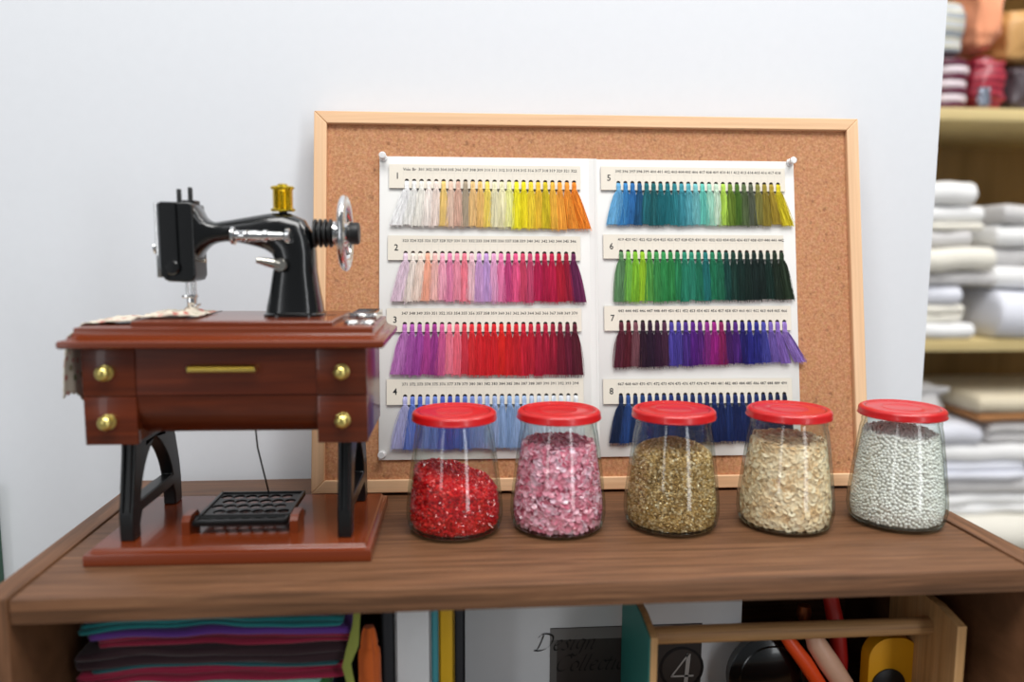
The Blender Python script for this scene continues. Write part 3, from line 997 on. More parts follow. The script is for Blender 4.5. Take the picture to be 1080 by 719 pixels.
# treadle: black openwork plate between two red-brown blocks, with the drive rod
tread = MB()
TX0, TX1, TY0, TY1 = -0.0325, 0.0320, -0.0330, 0.0350
loop = []
nx, ny = 6, 5
for j in range(ny):
    for i in range(nx):
        cx = TX0 + 0.005 + (i + 0.5 + (0.25 if j % 2 else -0.25)) * (TX1 - TX0 - 0.010) / nx
        cy = TY0 + 0.005 + (j + 0.5) * (TY1 - TY0 - 0.010) / ny
        if TX0 + 0.006 < cx - 0.0005 and cx + 0.0005 < TX1 - 0.006:
            loop.append([(cx + 0.0045 * math.cos(2 * PI * k / 10), cy + 0.0053 * math.sin(2 * PI * k / 10) * (1 if math.sin(2 * PI * k / 10) > 0 else 0.75)) for k in range(10)])
tread.prism([(TX0, TY0), (TX1, TY0), (TX1, TY1), (TX0, TY1)], 0.0180, 0.0196, 'xy', loop)
for (xa, xb, ya, yb) in ((TX0, TX1, TY0, TY0 + 0.0022), (TX0, TX1, TY1 - 0.0022, TY1), (TX0, TX0 + 0.0022, TY0, TY1), (TX1 - 0.0022, TX1, TY0, TY1)):
    tread.box(xa, xb, ya, yb, 0.0168, 0.0208, 0.0004)
to = tread.build('treadle', 'black_iron', sm, smooth=30)
MB().tube([(TX0 - 0.004, -0.022, 0.0196), (TX1 + 0.004, -0.022, 0.0196)], 0.0018, 8).build('treadle_axle', 'black_iron', to)
for xx in (-0.0395, 0.0345):
    MB().prism([(-0.034, 0.0108), (-0.012, 0.0108), (-0.012, 0.0200), (-0.016, 0.0240), (-0.030, 0.0240), (-0.034, 0.0205)], xx, xx + 0.0055, 'yz').build('treadle_bracket', 'redwood', sm)
MB().tube([(0.0005, 0.012, 0.0850), (0.0012, 0.016, 0.060), (0.0040, 0.0335, 0.0200)], 0.00065, 8).build('drive_rod', 'black_iron', sm)

# ------------------------------------------------------------------ floral cloth lying over the table's left end
M = Mat('floral_cloth')
M.set(0.85, sheen=0.2)
v = M.coords()
vo = M.n('ShaderNodeTexVoronoi')
vo.inputs['Scale'].default_value = 170
M.l(v, vo.inputs['Vector'])
sepc = M.n('ShaderNodeSeparateColor')
M.l(vo.outputs['Color'], sepc.inputs[0])
spot = M.ramp(vo.outputs['Distance'], [(0.28, '000000'), (0.45, 'ffffff')])
huec = M.ramp(sepc.outputs[0], [(0.25, 'b4564a'), (0.40, 'd8a090'), (0.55, '6e7a4a'), (0.75, 'cfc4ac')])
M.col(M.mixc(spot, huec, lin('d9cfbc')))
wv = M.noise(v, 1200, 2)
M.bump(wv, 0.2, 0.0004)
b = MB()
path = [(-0.0240, 0.1626), (-0.0290, 0.1630), (-0.0350, 0.1630), (-0.0410, 0.1630), (-0.0460, 0.1628), (-0.0520, 0.1630), (-0.0570, 0.1628), (-0.0610, 0.1630), (-0.0655, 0.1606), (-0.0720, 0.1596), (-0.0800, 0.1598), (-0.0870, 0.1594),
        (-0.0935, 0.1594), (-0.0962, 0.1580), (-0.0975, 0.1545), (-0.1010, 0.1530), (-0.1040, 0.1505), (-0.1050, 0.1460), (-0.1048, 0.1400), (-0.1050, 0.1330), (-0.1046, 0.1260), (-0.1040, 0.1190), (-0.1034, 0.1110)]
fine = []
for (a, c) in zip(path, path[1:]):
    for k in range(3):
        t = k / 3
        fine.append((a[0] + (c[0] - a[0]) * t, a[1] + (c[1] - a[1]) * t))
fine.append(path[-1])
NY = 26
y0c, y1c = -0.046, 0.012
grid = []
L = len(fine)
for i, (x, z) in enumerate(fine):
    row = []
    s_ = i / (L - 1)
    for j in range(NY):
        t = j / (NY - 1)
        hang = max(0, (s_ - 0.72) / 0.28)
        y = y0c + 0.014 * (1 - s_) + (y1c - y0c - 0.010 * (1 - s_)) * t + 0.006 * (s_ > 0.7) * 0
        w = 0.0016 * noise.noise((x * 90, y * 120, 3.0))
        near = max(0, 1 - s_ / 0.30)
        zz = z + (near ** 0.6 * 0.0075 * max(0, noise.noise((x * 130, y * 100, 5.0)) + 0.15) * min(1, 4 * (i / 24) ) * (1 if j else 0.1) + max(0, w) + 0.0002 + 0.0012 * max(0, noise.noise((x * 220, y * 200, 9.0)))) * (1 - hang)
        xx = x - hang * (0.0012 + 0.0028 * (0.5 + 0.5 * math.sin(t * 13 + 1)) * hang)
        if i == L - 1:
            zz -= 0.0014 * (j % 2)
            zz += -0.006 * t + 0.003 * math.sin(t * 9)
        elif i > L - 9:
            zz += (-0.006 * t + 0.003 * math.sin(t * 9)) * (1 - (L - 1 - i) / 9)
        if j == 0 or j == NY - 1:
            y += 0.0010 * (i % 2) * (1 if j == 0 else -1)
        row.append(b.bm.verts.new((SM.x + x - x + xx, SM.y + y, zz)))
    grid.append(row)
for A, B in zip(grid, grid[1:]):
    for j in range(NY - 1):
        b.bm.faces.new((A[j], A[j + 1], B[j + 1], B[j]))
o = b.build('floral_cloth', M.m, smooth=80)
md = o.modifiers.new('thickness', 'SOLIDIFY')
md.thickness, md.offset = 0.0005, 1.0
tag(o, 'scrap of cream floral cloth under the needle, hanging over the left table edge', 'cloth')


# ------------------------------------------------------------------ five jars
def zmap(z):
    return z * 1.1 if z < 0.066 else z + 0.0066



def make_glass():
    b = MB()
    pr = [(0.0326, 0.0032), (0.0341, 0.0033), (0.0350, 0.0052), (0.0361, 0.0108), (0.0359, 0.0180), (0.0345, 0.0300), (0.0325, 0.0450), (0.0306, 0.0580), (0.0294, 0.0660), (0.0284, 0.0700),
          (0.0279, 0.0716), (0.0284, 0.0722), (0.0284, 0.0734), (0.0277, 0.0742), (0.0277, 0.0826), (0.0271, 0.0834), (0.0262, 0.0834), (0.0257, 0.0826), (0.0257, 0.0730), (0.0262, 0.0700),
          (0.0274, 0.0655), (0.0287, 0.0575), (0.0306, 0.0448), (0.0326, 0.0300), (0.0340, 0.0180), (0.0341, 0.0110), (0.0335, 0.0068), (0.0326, 0.0032)]
    b.lathe([(r_, zmap(z)) for r_, z in pr], 72, 'z')
    return b


def make_base():
    b = MB()
    b.lathe([(0, 0.0016), (0.022, 0.0012), (0.0268, 0.0000), (0.0295, 0.0000), (0.0326, 0.0014), (0.0340, 0.0033), (0.0325, 0.0034), (0.0290, 0.0034), (0.022, 0.0032), (0, 0.0034)], 72, 'z')
    return b


def make_lid():
    b = MB()
    pr = [(0, 0.0895), (0.0130, 0.0895), (0.0138, 0.0898), (0.0146, 0.0895), (0.0262, 0.0894), (0.0276, 0.0904), (0.0284, 0.0906), (0.0298, 0.0900), (0.0309, 0.0890), (0.0312, 0.0882), (0.0312, 0.0856), (0.0316, 0.0848), (0.0314, 0.0839), (0.0303, 0.0837), (0.0298, 0.0845), (0.0300, 0.0860), (0.0300, 0.0880), (0.0285, 0.0888), (0, 0.0888)]
    b.lathe(pr, 64, 'z')
    # eight pressed lugs round the skirt
    for k in range(6):
        a = 2 * PI * k / 6 + 0.3
        pts = [(0.03125 * math.cos(a + d), 0.03125 * math.sin(a + d), 0.0845) for d in (-0.22, -0.1, 0, 0.1, 0.22)]
        b.tube(pts, 0.0006, 6)
    return b


def inner_r(z):
    pts = [(0.0036, 0.0322), (0.0066, 0.0333), (0.0110, 0.0340), (0.0180, 0.0338), (0.0300, 0.0324), (0.0448, 0.0304), (0.0575, 0.0285), (0.0655, 0.0272), (0.0700, 0.0260), (0.0730, 0.0255), (0.0826, 0.0255)]
    pts = [(zmap(z_), r_) for z_, r_ in pts]
    if z <= pts[0][0]: return pts[0][1]
    for (a, b_) in zip(pts, pts[1:]):
        if a[0] <= z <= b_[0]:
            return a[1] + (b_[1] - a[1]) * (z - a[0]) / (b_[0] - a[0])
    return pts[-1][1]


def piece_bicone(rng, r):
    n = 6
    V = [(0, 0, r), (0, 0, -r)] + [(r * math.cos(2 * PI * k / n), r * math.sin(2 * PI * k / n), 0) for k in range(n)]
    Fc = [(0, 2 + k, 2 + (k + 1) % n) for k in range(n)] + [(1, 2 + (k + 1) % n, 2 + k) for k in range(n)]
    return V, Fc


def piece_disc(rng, r):
    n = 7
    h = r * 0.10
    cup = r * 0.18
    V = [(0, 0, h - cup), (0, 0, -h - cup)]
    V += [(r * math.cos(2 * PI * k / n), r * math.sin(2 * PI * k / n), h) for k in range(n)]
    V += [(r * math.cos(2 * PI * k / n), r * math.sin(2 * PI * k / n), -h) for k in range(n)]
    Fc = []
    for k in range(n):
        j = (k + 1) % n
        Fc += [(0, 2 + k, 2 + j), (1, 2 + n + j, 2 + n + k), (2 + k, 2 + n + k, 2 + n + j, 2 + j)]
    return V, Fc


def piece_ring(rng, r):
    """Flat washer with a small hole and a slight cup."""
    n = 9
    h = r * 0.12
    q = 0.26
    V, Fc = [], []
    for (rr, z) in ((r, h), (r * q, h - r * 0.12), (r * q, -h), (r, -h)):
        V += [(rr * math.cos(2 * PI * k / n), rr * math.sin(2 * PI * k / n), z) for k in range(n)]
    for a in range(4):
        c = (a + 1) % 4
        for k in range(n):
            j = (k + 1) % n
            Fc.append((a * n + k, a * n + j, c * n + j, c * n + k))
    return V, Fc


def ico_piece(sub):
    bm = bmesh.new()
    bmesh.ops.create_icosphere(bm, subdivisions=sub, radius=1)
    bm.verts.ensure_lookup_table()
    V = [tuple(v.co) for v in bm.verts]
    Fc = [tuple(v.index for v in f.verts) for f in bm.faces]
    bm.free()
    return V, Fc


_ICO1, _ICO2 = ico_piece(1), ico_piece(2)


def piece_ball(sub):
    def fn(rng, r):
        V, Fc = _ICO2 if sub == 2 else _ICO1
        return [(x * r, y * r, z * r) for x, y, z in V], Fc
    return fn


def fill_mesh(name, mat, top, piece, r, count_side, count_top, seed, flat=False, jitter=0.0015, smooth=False, flatness=0.45, poisson=0.0):
    """Loose pieces packed against the glass and over the heap, round a solid middle. top(x, y) = height of the heap."""
    rng = random.Random(seed)
    verts, faces, attr = [], [], []

    def put(p, nrm):
        V, Fc = piece(rng, r * rng.uniform(0.9, 1.08))
        if flat:
            t = Vector(nrm) + Vector((rng.uniform(-1, 1), rng.uniform(-1, 1), rng.uniform(-1, 1))) * flatness
            q = t.to_track_quat('Z', 'Y').to_matrix() @ Matrix.Rotation(rng.uniform(0, 6.28), 3, 'Z')
        else:
            q = (Matrix.Rotation(rng.uniform(0, 6.28), 3, 'X') @ Matrix.Rotation(rng.uniform(0, 6.28), 3, 'Z'))
        base = len(verts)
        for v in V:
            w = q @ Vector(v) + Vector(p)
            rr = math.hypot(w.x, w.y)
            lim = inner_r(max(0.0037, w.z)) - 0.0001
            if rr > lim:
                w.x *= lim / rr
                w.y *= lim / rr
            w.z = max(w.z, 0.0037)
            verts.append(w)
        val = 0.2 + 0.8 * rng.random()
        for f in Fc:
            faces.append(tuple(base + k for k in f))
        attr.extend([val] * len(V))

    cells = {}
    gap = poisson * r

    def free(p):
        key = tuple(int(math.floor(c / max(gap, 1e-6))) for c in p)
        for dx in (-1, 0, 1):
            for dy in (-1, 0, 1):
                for dz in (-1, 0, 1):
                    for q in cells.get((key[0] + dx, key[1] + dy, key[2] + dz), ()):
                        if (q[0] - p[0]) ** 2 + (q[1] - p[1]) ** 2 + (q[2] - p[2]) ** 2 < gap * gap:
                            return False
        cells.setdefault(key, []).append(p)
        return True

    # side layer, spread evenly with a low-discrepancy sequence
    zmax = max(top(inner_r(0.05) * math.cos(a) * 0.95, inner_r(0.05) * math.sin(a) * 0.95) for a in [k * 0.3 for k in range(21)])
    g1, g2 = 0.7548776662466927, 0.5698402909980532
    i = 0
    made = 0
    zlo = 0.0038 + r * (0.5 if flat else 0.9)
    while made < count_side and i < count_side * (40 if poisson else 4):
        i += 1
        a = 2 * PI * (rng.random() if poisson else (0.5 + g1 * i) % 1)
        z = zlo + (zmax - zlo) * (rng.random() if poisson else (0.5 + g2 * i) % 1)
        R = inner_r(z) - r * (0.35 if flat else 1.0) - rng.random() * jitter
        x, y = R * math.cos(a), R * math.sin(a)
        if z > top(x, y) - r * 0.3:
            continue
        if poisson and not free((x, y, z)):
            continue
        put((x, y, z), (math.cos(a), math.sin(a), 0.1))
        made += 1
    made = i = 0
    while made < count_top and i < count_top * (20 if poisson else 3):
        i += 1
        rad = math.sqrt(rng.random() if poisson else (0.5 + g1 * i) % 1)
        a = 2 * PI * (rng.random() if poisson else (0.5 + g2 * i) % 1)
        R = 0.032 * rad
        x, y = R * math.cos(a), R * math.sin(a)
        z = top(x, y) - rng.random() * jitter
        if R > inner_r(z) - r or (poisson and not free((x, y, z))):
            continue
        put((x, y, z), (0, 0, 1))
        made += 1
    # solid middle, coloured darkest to paint shade into gaps between the pieces
    n = 40
    rings = []
    inset = r * (1.0 if flat else 1.5)
    levels = 10
    base = len(verts)
    for k in range(levels + 1):
        for j in range(n):
            a = 2 * PI * j / n
            rr0 = 0.030
            zt = top(0.028 * math.cos(a), 0.028 * math.sin(a)) - r * 1.0
            z = 0.0038 + (zt - 0.0038) * k / levels
            rr = inner_r(z) - inset
            verts.append(Vector((rr * math.cos(a), rr * math.sin(a), z)))
            attr.append(0.0)
    for k in range(levels):
        for j in range(n):
            q = (j + 1) % n
            faces.append((base + k * n + j, base + k * n + q, base + (k + 1) * n + q, base + (k + 1) * n + j))
    faces.append(tuple(base + j for j in reversed(range(n))))
    prev = base + levels * n
    for f_ in (0.66, 0.33):
        nb = len(verts)
        for j in range(n):
            a = 2 * PI * j / n
            R = 0.027 * f_
            verts.append(Vector((R * math.cos(a), R * math.sin(a), top(R * math.cos(a), R * math.sin(a)) - r)))
            attr.append(0.0)
        for j in range(n):
            q = (j + 1) % n
            faces.append((prev + j, prev + q, nb + q, nb + j))
        prev = nb
    nb = len(verts)
    verts.append(Vector((0, 0, top(0, 0) - r)))
    attr.append(0.0)
    for j in range(n):
        faces.append((prev + j, prev + (j + 1) % n, nb))
    me = bpy.data.meshes.new(name)
    me.from_pydata([tuple(v) for v in verts], [], faces)
    at = me.attributes.new('piece', 'FLOAT', 'POINT')
    at.data.foreach_set('value', attr)
    if smooth:
        me.polygons.foreach_set('use_smooth', [True] * len(me.polygons))
    me.update()
    return link(name, me, mat)


JARS = [
    (0.0051, 0.5785, 'red-lidded glass jar about half full of red beads, nearest the sewing machine', 0.15),
    (0.0833, 0.5785, 'red-lidded glass jar of pink pearly sequins, second from the sewing machine', 0.6),
    (0.1706, 0.5765, 'red-lidded glass jar of tiny gold beads, middle of the row', 1.0),
    (0.2589, 0.5725, 'red-lidded glass jar of flat beige sequins, second from the right end of the row', 1.6),
    (0.3485, 0.5720, 'red-lidded glass jar of small white pearls, right end of the row', 2.2),
]
jar0 = None
for (jx, jy, lab, rz) in JARS:
    if jar0 is None:
        jar0 = thing('glass_jar', lab, 'jar', (jx, jy, 0.0003), rz, 'red-lidded glass jars on the shelf top')
        make_glass().build('jar_glass', 'glass', jar0, smooth=50)
        make_base().build('jar_base', 'glass_base', jar0, smooth=50)
        make_lid().build('lid', 'red_lid', jar0, smooth=40)
    else:
        j = jar0.copy()
        COL.objects.link(j)
        j.location = (jx, jy, 0.0003)
        j.rotation_euler = (0, 0, rz)
        j['label'] = lab
        for c in list(jar0.children):
            d = c.copy()
            COL.objects.link(d)
            d.parent = j


def heap(h, tx=0.0, ty=0.0, mound=0.0, wob=0.0, sd=0):
    def fn(x, y):
        return h + tx * x + ty * y + mound * (1 - (x * x + y * y) / 0.028 ** 2) + wob * noise.noise((x * 90, y * 90, sd))
    return fn


FILL = [
    ('red_beads', 'red_bead', heap(0.0400, -0.26, 0.12, 0.002, 0.002, 1), piece_bicone, 0.00165, 3000, 700, dict(poisson=1.15), 'glossy red faceted beads heaped in the jar nearest the sewing machine'),
    ('pink_sequins', 'pink_sequin', heap(0.0650, -0.02, 0.02, 0.0015, 0.003, 2), piece_disc, 0.0027, 1500, 260, dict(flat=True, jitter=0.002, flatness=0.75), 'pale pink pearly sequins filling the second jar from the sewing machine'),
    ('gold_beads', 'gold_bead', heap(0.0570, 0.0, 0.05, 0.0095, 0.001, 3), piece_ball(1), 0.00095, 6500, 1500, dict(jitter=0.0008, poisson=1.30), 'tiny gold seed beads heaped in the middle jar'),
    ('beige_sequins', 'beige_disc', heap(0.0660, 0.0, 0.04, 0.004, 0.002, 4), piece_ring, 0.0028, 1500, 260, dict(flat=True, jitter=0.0018, flatness=0.40), 'flat beige sequins filling the jar between the gold and white beads'),
    ('white_pearls', 'pearl', heap(0.0710, 0.0, 0.06, 0.002, 0.002, 5), piece_ball(2), 0.00132, 3600, 700, dict(jitter=0.0009, smooth=True, poisson=1.55), 'small white pearl beads filling the jar at the right end of the row'),
]
for (nm, mat, top, piece, r, cs, ct, kw, lab), (jx, jy, _, rz) in zip(FILL, JARS):
    o = fill_mesh(nm, mat, top, piece, r, cs, ct, hash(nm) % 1000 if False else len(nm) * 7, **kw)
    o.location = (jx, jy, 0.0003)
    tag(o, lab, 'beads' if 'sequin' not in nm else 'sequins', kind='stuff')


# ------------------------------------------------------------------ folded cloth
def folded(name, mat, x0, x1, y0, y1, z0, z1, seed, layers=2, rag=0.004, smooth=70, droop=0.0, nx=36):
    """A piece of cloth folded flat: layered rounded folds along the front, soft ends."""
    b = MB()
    per = []
    # closed section in (t = depth, z): front edge shows `layers` rounded folds
    nf = 8
    H = z1 - z0
    for li in range(layers):
        zc = (li + 0.5) / layers
        for k in range(nf):
            a = -PI / 2 + PI * (k + 0.5) / nf
            per.append((-math.cos(a) * 0.5 / layers, zc + math.sin(a) * 0.5 / layers * 0.96, li))
    top_pts = [(0.25, 1.0), (0.5, 1.0), (0.75, 1.0), (0.93, 0.97)]
    back = [(1.0, 0.8), (1.0, 0.2)]
    bot = [(0.93, 0.03), (0.75, 0.0), (0.5, 0.0), (0.25, 0.0)]
    D = y1 - y0
    rings = []
    rng = random.Random(seed)
    offs = [rng.uniform(-rag, rag) for _ in range(layers)]
    for i in range(nx + 1):
        s = i / nx
        s = s + 0.5 / PI / 1.6 * -math.sin(2 * PI * s) * 0.9
        e = min(s, 1 - s) * 2
        endr = min(1.0, math.sqrt(min(1, e / 0.035) * (2 - min(1, e / 0.035)))) if e < 0.035 else 1.0
        hh = max(0.45, endr)
        x = x0 + (x1 - x0) * s
        ring = []
        for (dy, z, li) in per:
            nn = noise.noise((x * 18, li * 3.7 + seed, 0.5))
            yy = y0 + dy * H * 0.9 + (offs[li] + rag * nn) + (1 - hh) * 0.004
            zz = z0 + H * (0.5 + (z - 0.5) * hh) * 1.0
            zz += 0.10 * H * noise.noise((x * 14, seed * 1.3, li * 0.8)) * (1 if 0 < z < 1 else 0) - droop * (abs(2 * s - 1) ** 3)
            ring.append((x, yy + 0.004, max(zz, z0 - droop)))
        for (t, z) in top_pts + back + bot:
            wv = 0.06 * H * noise.noise((x * 14, t * 4 + seed, 2.0)) * (1 if z > 0.5 else 0)
            ring.append((x, y0 + 0.004 + (D - 0.004) * t, z0 + H * (0.5 + (z - 0.5) * hh) + min(wv, 0) - droop * (abs(2 * s - 1) ** 3)))
        rings.append(ring)
    b.loft(rings)
    return b.build(name, mat, smooth=smooth)


# cubby: bright fabrics stacked on the left
FAB = [  # (hex, thickness, x0, x1, layers, label)
    ('3a2c50', .0165, -.246, -.078, 2, 'dull violet folded fabric at the bottom of the stack under the shelf top'),
    ('8a2a2a', .0150, -.250, -.076, 2, 'brick red folded fabric second from the bottom of the cubby stack'),
    ('2a3a6a', .0150, -.247, -.074, 2, 'dark blue folded fabric low in the cubby stack, under the green one'),
    ('2f8a3c', .0165, -.247, -.084, 2, 'bright green folded fabric below the lower crimson fabric in the cubby stack'),
    ('86c8b4', .0030, -.240, -.088, 1, 'thin mint fabric edge lying on the green fabric in the cubby stack'),
    ('98103a', .0100, -.250, -.070, 3, 'crimson folded fabric between the mint edge and thin teal sheet'),
    ('1c5c62', .0018, -.240, -.075, 1, 'thin dark teal sheet on the lower crimson fabric'),
    ('2c0f18', .0130, -.250, -.068, 2, 'very dark maroon folded fabric in the middle of the cubby stack'),
    ('8e0f34', .0080, -.236, -.064, 2, 'crimson folded fabric lying on the dark maroon one, under purple'),
    ('5a2a86', .0055, -.240, -.066, 1, 'purple folded fabric under the teal one at the top of the cubby stack'),
    ('127a7e', .0060, -.246, -.072, 2, 'bright teal folded fabric on top of the stack in the cubby'),
    ('241a3a', .0040, -.244, -.080, 1, 'dark indigo folded fabric topmost, just below the shelf board'),
]
tot = sum(f[1] for f in FAB)
zc = CUB + 0.0002
need = (-0.0360) - CUB
scale_low = (need - sum(f[1] for f in FAB[4:])) / sum(f[1] for f in FAB[:4])
for k, (hx, th, x0, x1, ly, lab) in enumerate(FAB):
    t = th * (scale_low if k < 4 else 1.0)
    o = folded('folded_fabric', fabric('fabric_' + hx, hx), x0, x1, 0.519 + 0.002 * (k % 3), 0.690, zc, zc + t, k + 3, ly, 0.0022)
    for v in o.data.vertices:
        f_ = (v.co.z - CUB) / 0.13
        wv = 0.0042 * noise.noise((v.co.x * 13, 0.3, 7.7)) + 0.0020 * noise.noise((v.co.x * 34, v.co.z * 20, 2.2)) - 0.0022 * max(0, (abs(v.co.x + 0.158) - 0.055) / 0.035)
        v.co.z += min(wv, 0.0012) * f_
        v.co.y += 0.0035 * noise.noise((v.co.x * 22, v.co.z * 160, 4.0))
    tag(o, lab, 'fabric', 'folded fabrics in the cubby')
    zc += t + 0.0001

# olive ribbon and orange roll beside the stack
b = MB()
pts = [(-0.0615, 0.520, -0.0300), (-0.0625, 0.517, -0.0450), (-0.0650, 0.516, -0.0600), (-0.0690, 0.5145, -0.0720), (-0.0635, 0.514, -0.100), (-0.0620, 0.514, CUB + 0.001)]
rings = []
for i, p in enumerate(pts):
    w = (0.0022, 0.0026, 0.0042, 0.0030, 0.002, 0.002)[i]
    rings.append([(p[0] - w, p[1], p[2]), (p[0], p[1] - 0.0012, p[2] - 0.001), (p[0] + w, p[1], p[2] + 0.002), (p[0], p[1] + 0.0008, p[2])])
b.loft(rings)
tag(b.build('ribbon_strip', fabric('olive_ribbon', '8c9440')), 'olive green ribbon strip hanging down beside the fabric stack', 'ribbon')
b = MB()
b.lathe([(0, CUB + 0.0005), (0.0072, CUB + 0.0005), (0.0078, -0.10), (0.0074, -0.075), (0.0070, -0.0680), (0.0056, -0.0660), (0.0058, -0.0630), (0.0048, -0.0560), (0.0036, -0.0525), (0, -0.0520)], 22, 'z', (-0.0555, 0.532, 0))
for v in b.bm.verts:
    a = math.atan2(v.co.y - 0.532, v.co.x + 0.0555)
    k = 1 + 0.10 * math.sin(5 * a + v.co.z * 60) + 0.05 * math.sin(9 * a)
    v.co.x = -0.0555 + (v.co.x + 0.0555) * k
    v.co.y = 0.532 + (v.co.y - 0.532) * k
tag(b.build('orange_cloth_roll', fabric('orange_cloth', 'd8641c')), 'orange rolled cloth tied near its top, standing between fabrics and books', 'cloth roll')


# books and binder
def book(label, x0, x1, y0, y1, z1, cover, pages='card', spine=None):
    r = thing('book', label, 'book', ((x0 + x1) / 2, (y0 + y1) / 2, CUB), group='catalogues standing in the cubby')
    w, d, h = x1 - x0, y1 - y0, z1 - CUB
    b = MB()
    t = min(0.0015, w * 0.2)
    b.box(-w / 2, -w / 2 + t, -d / 2, d / 2, 0.0002, h, 0.0003)
    b.box(w / 2 - t, w / 2, -d / 2, d / 2, 0.0002, h, 0.0003)
    b.box(-w / 2, w / 2, -d / 2, -d / 2 + t, 0.0002, h, 0.0004)
    b.build('cover', cover, r)
    MB().box(-w / 2 + t, w / 2 - t, -d / 2 + t, d / 2 - 0.003, 0.003, h - 0.003).build('pages', pages, r)
    return r


navy = plain('navy_cover', '12161f', 0.5)
book('thin near-black book standing left of the wide white spine', -0.0470, -0.0378, 0.535, 0.700, -0.0205, navy)
book('wide white-spined book between the black book and the yellow spine', -0.0374, -0.0124, 0.533, 0.705, -0.0200, plain('grey_white_cover', 'd6d8da', 0.5, var=0.03))
book('thin blue-teal book standing against the yellow one', -0.0122, -0.0072, 0.535, 0.700, -0.0215, plain('blue_teal_cover', '3a8f9a', 0.5))
book('golden yellow book standing between the teal and dark navy spines', -0.0070, 0.0040, 0.535, 0.700, -0.0200, plain('yellow_cover', 'd2a400', 0.45))
book('dark navy book standing beside the large white design catalogue', 0.0042, 0.0112, 0.535, 0.700, -0.0210, navy)

# large white catalogue, cover facing out
KD = 1.112
bd = thing('design_catalogue', 'large white catalogue titled Design Collection facing out, behind the tool caddy', 'catalogue', (0.1125 * KD, 0.605, CUB))


def kz(z):
    return 0.21 - (0.21 - z) * KD - CUB


MB().box(-0.1010 * KD, 0.1010 * KD, -0.0100, 0.0100, 0.0002, -0.0190 - CUB, 0.0006).build('cover', plain('catalogue_cover', 'dcdee0', 0.45, var=0.02), bd)
pz = kz(-0.0600)
dark_print = plain('dark_photo_print', '3a3533', 0.4, var=0.25, vscale=14)
MB().box(-0.0400 * KD, 0.0715 * KD, -0.0103, -0.0098, 0.006, pz).build('picture_panel', dark_print, bd)
MB().box(-0.0398 * KD, 0.0500 * KD, -0.0105, -0.0102, pz - 0.0100, pz - 0.0006).build('picture_band', plain('grey_print', '7c7a78', 0.4), bd)
MB().box(-0.0398 * KD, -0.0350 * KD, -0.0105, -0.0102, 0.0062, pz - 0.0102).build('picture_band', plain('grey_print_side', '605e5c', 0.4), bd)


def catmull(P, n=7):
    P = [Vector(p) for p in P]
    if len(P) == 2:
        return P
    Q = [P[0] * 2 - P[1]] + P + [P[-1] * 2 - P[-2]]
    out = []
    for i in range(1, len(Q) - 2):
        for k in range(n):
            t = k / n
            a, b_, c, d = Q[i - 1], Q[i], Q[i + 1], Q[i + 2]
            out.append(0.5 * ((2 * b_) + (c - a) * t + (2 * a - 5 * b_ + 4 * c - d) * t * t + (3 * b_ - a - 3 * c + d) * t ** 3))
    return out + [P[-1]]


GLY = {  # pen strokes on a unit em, x-height .45, capitals .75; (width, strokes)
    'D': (.78, [[(.22, .72), (.20, .45), (.14, .12), (.08, .02)], [(.02, .60), (.12, .74), (.38, .76), (.64, .64), (.68, .36), (.52, .10), (.24, .0), (.0, .03)]]),
    'e': (.40, [[(.06, .22), (.24, .27), (.34, .38), (.26, .46), (.12, .38), (.05, .20), (.10, .04), (.22, .01), (.36, .10)]]),
    's': (.34, [[(.32, .40), (.22, .46), (.14, .36), (.22, .24), (.26, .10), (.14, .0), (.0, .05)]]),
    'i': (.24, [[(.02, .36), (.12, .44), (.10, .26), (.06, .06), (.12, .01), (.22, .09)], [(.15, .60), (.17, .63)]]),
    'g': (.44, [[(.36, .42), (.20, .46), (.08, .30), (.08, .10), (.18, .06), (.32, .24), (.38, .44)], [(.38, .44), (.32, .10), (.26, -.18), (.10, -.28), (-.06, -.20)]]),
    'n': (.48, [[(.02, .36), (.10, .44), (.08, .20), (.04, .0)], [(.07, .20), (.20, .40), (.32, .44), (.33, .30), (.28, .08), (.34, .01), (.46, .10)]]),
    'C': (.66, [[(.62, .62), (.50, .76), (.28, .68), (.08, .42), (.08, .14), (.24, .0), (.46, .06), (.58, .18)]]),
    'o': (.42, [[(.24, .46), (.08, .34), (.06, .10), (.18, .0), (.34, .14), (.36, .36), (.22, .46)]]),
    'l': (.24, [[(.10, .70), (.18, .76), (.14, .50), (.06, .08), (.12, .01), (.22, .09)]]),
    'c': (.36, [[(.34, .38), (.24, .46), (.10, .34), (.05, .14), (.14, .0), (.32, .08)]]),
    't': (.28, [[(.18, .62), (.12, .36), (.06, .08), (.12, .0), (.24, .08)], [(.02, .44), (.26, .45)]]),
}


def pen(b, s, x, z, em, y, slant=0.28, nib=0.055):
    nv = Vector((math.cos(math.radians(38)), math.sin(math.radians(38)))) * nib * em
    for chh in s:
        w, strokes = GLY[chh]
        for stx in strokes:
            pts = catmull([(x + (p[0] + slant * p[1]) * em, z + p[1] * em) for p in stx])
            A = [b.bm.verts.new((p.x - nv.x, y, p.y - nv.y)) for p in pts]
            B = [b.bm.verts.new((p.x + nv.x, y, p.y + nv.y)) for p in pts]
            for k in range(len(pts) - 1):
                b.bm.faces.new((A[k], A[k + 1], B[k + 1], B[k]))
        x += w * em


